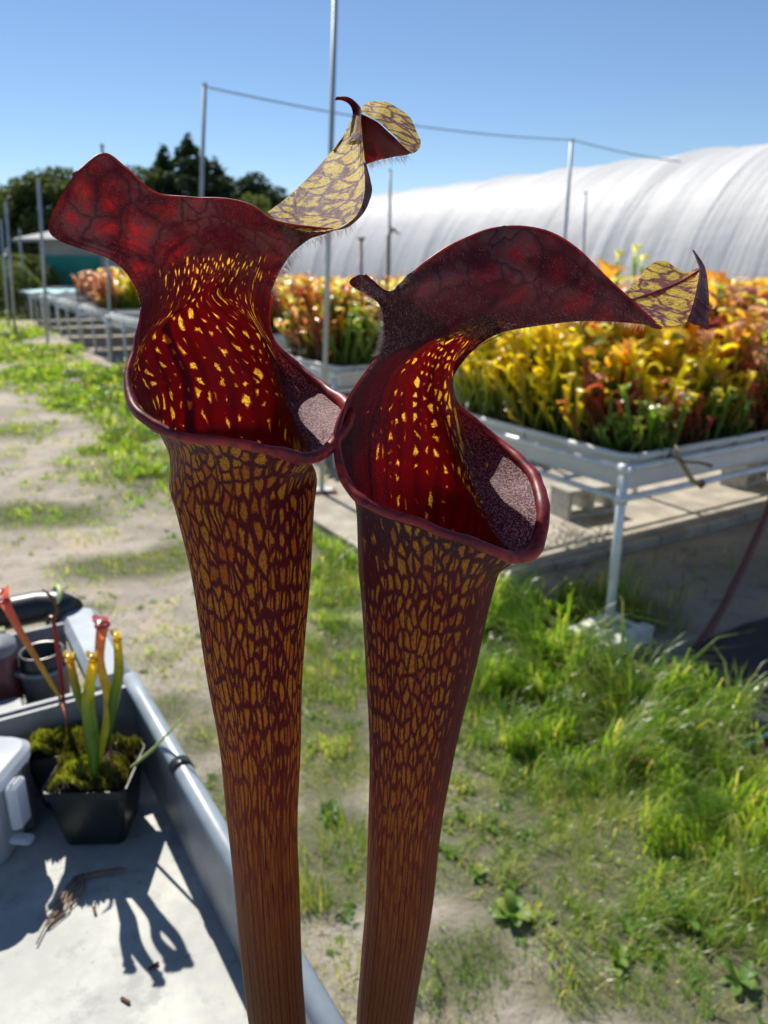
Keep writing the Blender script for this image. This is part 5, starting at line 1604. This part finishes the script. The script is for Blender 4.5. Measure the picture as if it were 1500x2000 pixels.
def pitcher_right():
    root = empty('pitcher_leaf', tuple(atY(750, 2000, .30)), 0, 'right dark red pitcher with a broad arched hood overhanging to the right', 'pitcher leaf')
    inv = Vector(root.location)
    off = 62
    rows = []; Y0 = .30
    base = ring(695, 806, 2000, Y0, off); cb = np.mean(np.array(base)[:-1], axis=0)
    for zz, s in ((.99, .40), (1.05, .54), (1.11, .70), (1.17, .87)):
        rows.append([(cb[0] + (p[0] - cb[0]) * s - (1.3 - zz) * .02, cb[1] + (p[1] - cb[1]) * s, zz) for p in base])
    for L_, R_, py in ((695, 806, 2000), (704, 827, 1880), (714, 846, 1760), (720, 864, 1600), (721, 886, 1480), (718, 907, 1385), (712, 935, 1275), (705, 958, 1170), (699, 978, 1100)):
        rows.append(ring(L_, R_, py, Y0, off, .95))
    nclosed = len(rows)
    mm = [
     [(1012, 1088, .272), (915, 1068, .264), (800, 1035, .266), (698, 1000, .286), (735, 955, .326), (830, 950, .344), (910, 985, .338), (975, 1062, .285), (1012, 1088, .272)],
     [(945, 1068, .264), (865, 1046, .261), (765, 1014, .265), (683, 960, .284), (722, 905, .322), (815, 890, .342), (890, 920, .339), (963, 1034, .291), (1046, 1066, .280)],
     [(845, 1031, .261), (775, 1010, .262), (712, 980, .269), (664, 915, .286), (712, 850, .318), (798, 828, .341), (870, 850, .338), (950, 988, .302), (1060, 1000, .290)],
     [(742, 993, .262), (703, 972, .266), (670, 928, .274), (659, 868, .288), (708, 800, .312), (798, 768, .339), (855, 790, .336), (934, 920, .321), (1041, 926, .310)],
     [(680, 948, .267), (661, 905, .273), (657, 858, .281), (672, 805, .291), (728, 742, .308), (820, 708, .334), (865, 725, .334), (910, 850, .338), (975, 862, .330)],
     [(658, 860, .278), (663, 815, .284), (680, 780, .289), (710, 742, .296), (765, 700, .306), (850, 672, .326), (882, 692, .330), (888, 770, .341), (900, 797, .338)],
     [(683, 775, .287), (703, 742, .290), (728, 712, .294), (762, 688, .299), (810, 665, .306), (885, 650, .318), (903, 665, .324), (888, 710, .336), (879, 755, .338)],
     [(738, 695, .292), (755, 675, .294), (780, 660, .297), (812, 650, .300), (855, 642, .305), (918, 640, .313), (940, 645, .317), (948, 655, .324), (915, 693, .330)],
     [(749, 640, .292), (770, 630, .292), (800, 622, .293), (840, 618, .296), (890, 618, .300), (945, 622, .305), (980, 630, .310), (1000, 636, .314), (985, 648, .319)],
     [(738, 592, .288), (768, 590, .287), (815, 586, .288), (875, 585, .291), (945, 588, .295), (1020, 598, .299), (1070, 608, .302), (1110, 618, .304), (1130, 628, .306)],
     [(684, 556, .282), (748, 574, .285), (808, 560, .286), (880, 545, .289), (960, 540, .293), (1045, 550, .296), (1115, 572, .298), (1178, 600, .298), (1250, 632, .294)],
     [(698, 538, .281), (754, 573, .287), (802, 535, .289), (872, 505, .292), (955, 492, .296), (1043, 500, .299), (1115, 528, .300), (1186, 578, .298), (1275, 639, .290)],
     [(714, 537, .284), (764, 570, .291), (826, 516, .289), (888, 476, .292), (960, 448, .300), (1040, 445, .301), (1112, 475, .301), (1196, 553, .298), (1292, 642, .287)],
    ]
    rows += [[W(p) for p in r] for r in mm]
    nr = len(rows)
    T = []
    for i in range(nr):
        j = i - nclosed
        if j < -9: T.append(.08)
        elif j < -4: T.append([.30, .07, .06, .13, .3, .3, .3, .3, .30])
        elif j < -1: T.append([.26, .07, .06, .13, .3, .3, .3, .2, .26])
        elif j < 1: T.append([.18, .08, .09, .25, .3, .22, .3, .3, .18])
        elif j < 3: T.append([.11, .11, .3, .45, .25, .165, .165, .22, .9])
        elif j < 5: T.append([.6, .7, .8, .8, .40, .16, .165, .20, .9])
        elif j < 8: T.append([.95, .95, .9, .9, .65, .16, .165, .21, .6])
        elif j < 9: T.append([.95, .95, .95, .95, .8, .5, .26, .3, .5])
        else: T.append([.95] * 9)
    S = [max(0, min(1, (4.4 - (i - 4)) / 3.4)) * .95 if i < nclosed else 0 for i in range(nr)]
    Lr = ([0] * (nclosed + 7) + [.2, .7] + [.95] * 20)[:nr]
    Hh = []
    for i in range(nr):
        j = i - nclosed
        if 0 <= j <= 5: Hh.append([0, 0, 0, .1, .15, 0, 0, .5, 1.0] if j < 4 else [.1, .2, .2, .2, .1, 0, 0, .3, .6])
        else: Hh.append(0)
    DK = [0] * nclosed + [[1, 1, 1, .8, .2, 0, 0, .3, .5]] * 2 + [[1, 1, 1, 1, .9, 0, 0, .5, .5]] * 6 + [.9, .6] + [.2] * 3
    rel = [[tuple(Vector(p) - inv) for p in r] for r in rows]
    surface('body', rel, {'thr': T, 'lid': Lr, 'hair': Hh, 'stripe': S, 'dark': DK}, 'pitcher_b', root, 16, 8, vwarp_tube(.49, 22, 90), 58, .0005, nclosed, crease=(4.3 / 8, -.0020), seam=off)
    Lp = [rel[nclosed + k][8] for k in (8, 7, 6, 5, 4, 3, 2, 1)] + [rel[nclosed][0]] + [rel[nclosed + k][0] for k in (1, 2, 3, 4, 5, 6, 7)]
    rad = [.0002, .0003, .0006, .0012, .0020, .0030, .0034, .0036, .0030, .0026, .0024, .0025, .0024, .0018, .0008, .0003]
    sweep('lip', Lp, rad, 'lip', root)
    g = lambda px, py, y: tuple(atY(px, py, y + .00022 * max(0, 641 - py) * (1 if px > 1200 else 0)) - inv)
    N = [[(1222, 571, .300), (1234, 589, .294), (1252, 611, .290), (1272, 628, .287), (1296, 641, .284)],
         [(1246, 547, .312), (1262, 577, .303), (1280, 598, .297), (1300, 615, .292), (1318, 638, .286)],
         [(1268, 518, .322), (1292, 560, .311), (1308, 585, .304), (1325, 605, .298), (1335, 632, .290)],
         [(1300, 511, .328), (1322, 548, .318), (1335, 572, .310), (1345, 595, .303), (1347, 622, .294)],
         [(1335, 533, .326), (1350, 540, .322), (1355, 558, .314), (1358, 578, .307), (1356, 598, .299)],
         [(1360, 524, .326), (1366, 524, .323), (1369, 530, .318), (1370, 540, .311), (1368, 560, .304)]]
    surface('hood_face', [[g(*p) for p in r] for r in N], {'yel': [.95, .9, .85, .8, .7, .5]}, 'pitcher_b', root, 8, 8, lambda v: v * 190, 9.5, .0006)
    sweep('midrib', [g(1232, 586, .293), g(1262, 577, .302), g(1300, 563, .310), g(1340, 545, .319), g(1368, 526, .321)], [.0004, .0007, .0007, .0007, .0006], 'lip', root, 6, 8)
    Tp = [[(1342, 626, .292), (1352, 632, .294), (1366, 636, .297), (1383, 645, .300)], [(1352, 600, .297), (1360, 604, .298), (1370, 606, .301), (1385, 608, .304)], [(1361, 560, .303), (1366, 562, .304), (1373, 562, .307), (1383, 562, .310)], [(1366, 530, .312), (1369, 530, .313), (1374, 530, .315), (1379, 530, .317)], [(1360, 508, .318), (1363, 506, .318), (1368, 508, .320), (1372, 512, .321)], [(1352, 488, .320), (1353, 487, .320), (1355, 488, .321), (1357, 490, .321)]]
    surface('hood_tip', [[g(*p) for p in r] for r in Tp], {'thr': [.95] * 6, 'lid': [.9] * 6}, 'pitcher_b', root, 6, 6, lambda v: v * 160, 3, .0003)
    sweep('edge_bead', [rel[-1][k] for k in range(0, 9)], [.0005] * 9, 'lip', root, 6, 6)
    hairs('hairs', [([g(*p) for p in ((749, 640, .292), (745, 615, .29), (735, 588, .287), (705, 562, .283))], (-1, -.1, -.4)),
                    ([g(*p) for p in ((985, 648, .313), (1060, 632, .308), (1130, 628, .306), (1220, 628, .298), (1260, 635, .294))], (-.3, -.1, -1)),
                    ([g(*p) for p in ((738, 695, .292), (748, 665, .292), (749, 640, .292))], (-1, 0, -.2))], 130, .0022, root)
    surf_hairs('hairs', rel, root, 3600, .0020, nr - 7, nr - 1.6)
pitcher_right()
# nursery pot, below the picture, in which both leaves stand
pp = (atY(540, 2000, .30) + atY(750, 2000, .30)) / 2
r = empty('nursery_pot', (pp.x, pp.y, CZ + .002), 0, 'black nursery pot the two big pitchers grow in, standing in the cart', 'plant pot')
m = MB(); m.lathe([(0, 0), (.052, 0), (.068, .118), (.073, .12), (.073, .13), (.066, .13), (.064, .11)], (0, 0, 0), 28); m.build('body', MAT['black_plastic'], r)
m = MB(); m.lathe([(.0645, .108), (.04, .113), (0, .116)], (0, 0, 0), 20); m.build('soil', MAT['soil'], r)
print('objects', len(bpy.data.objects))
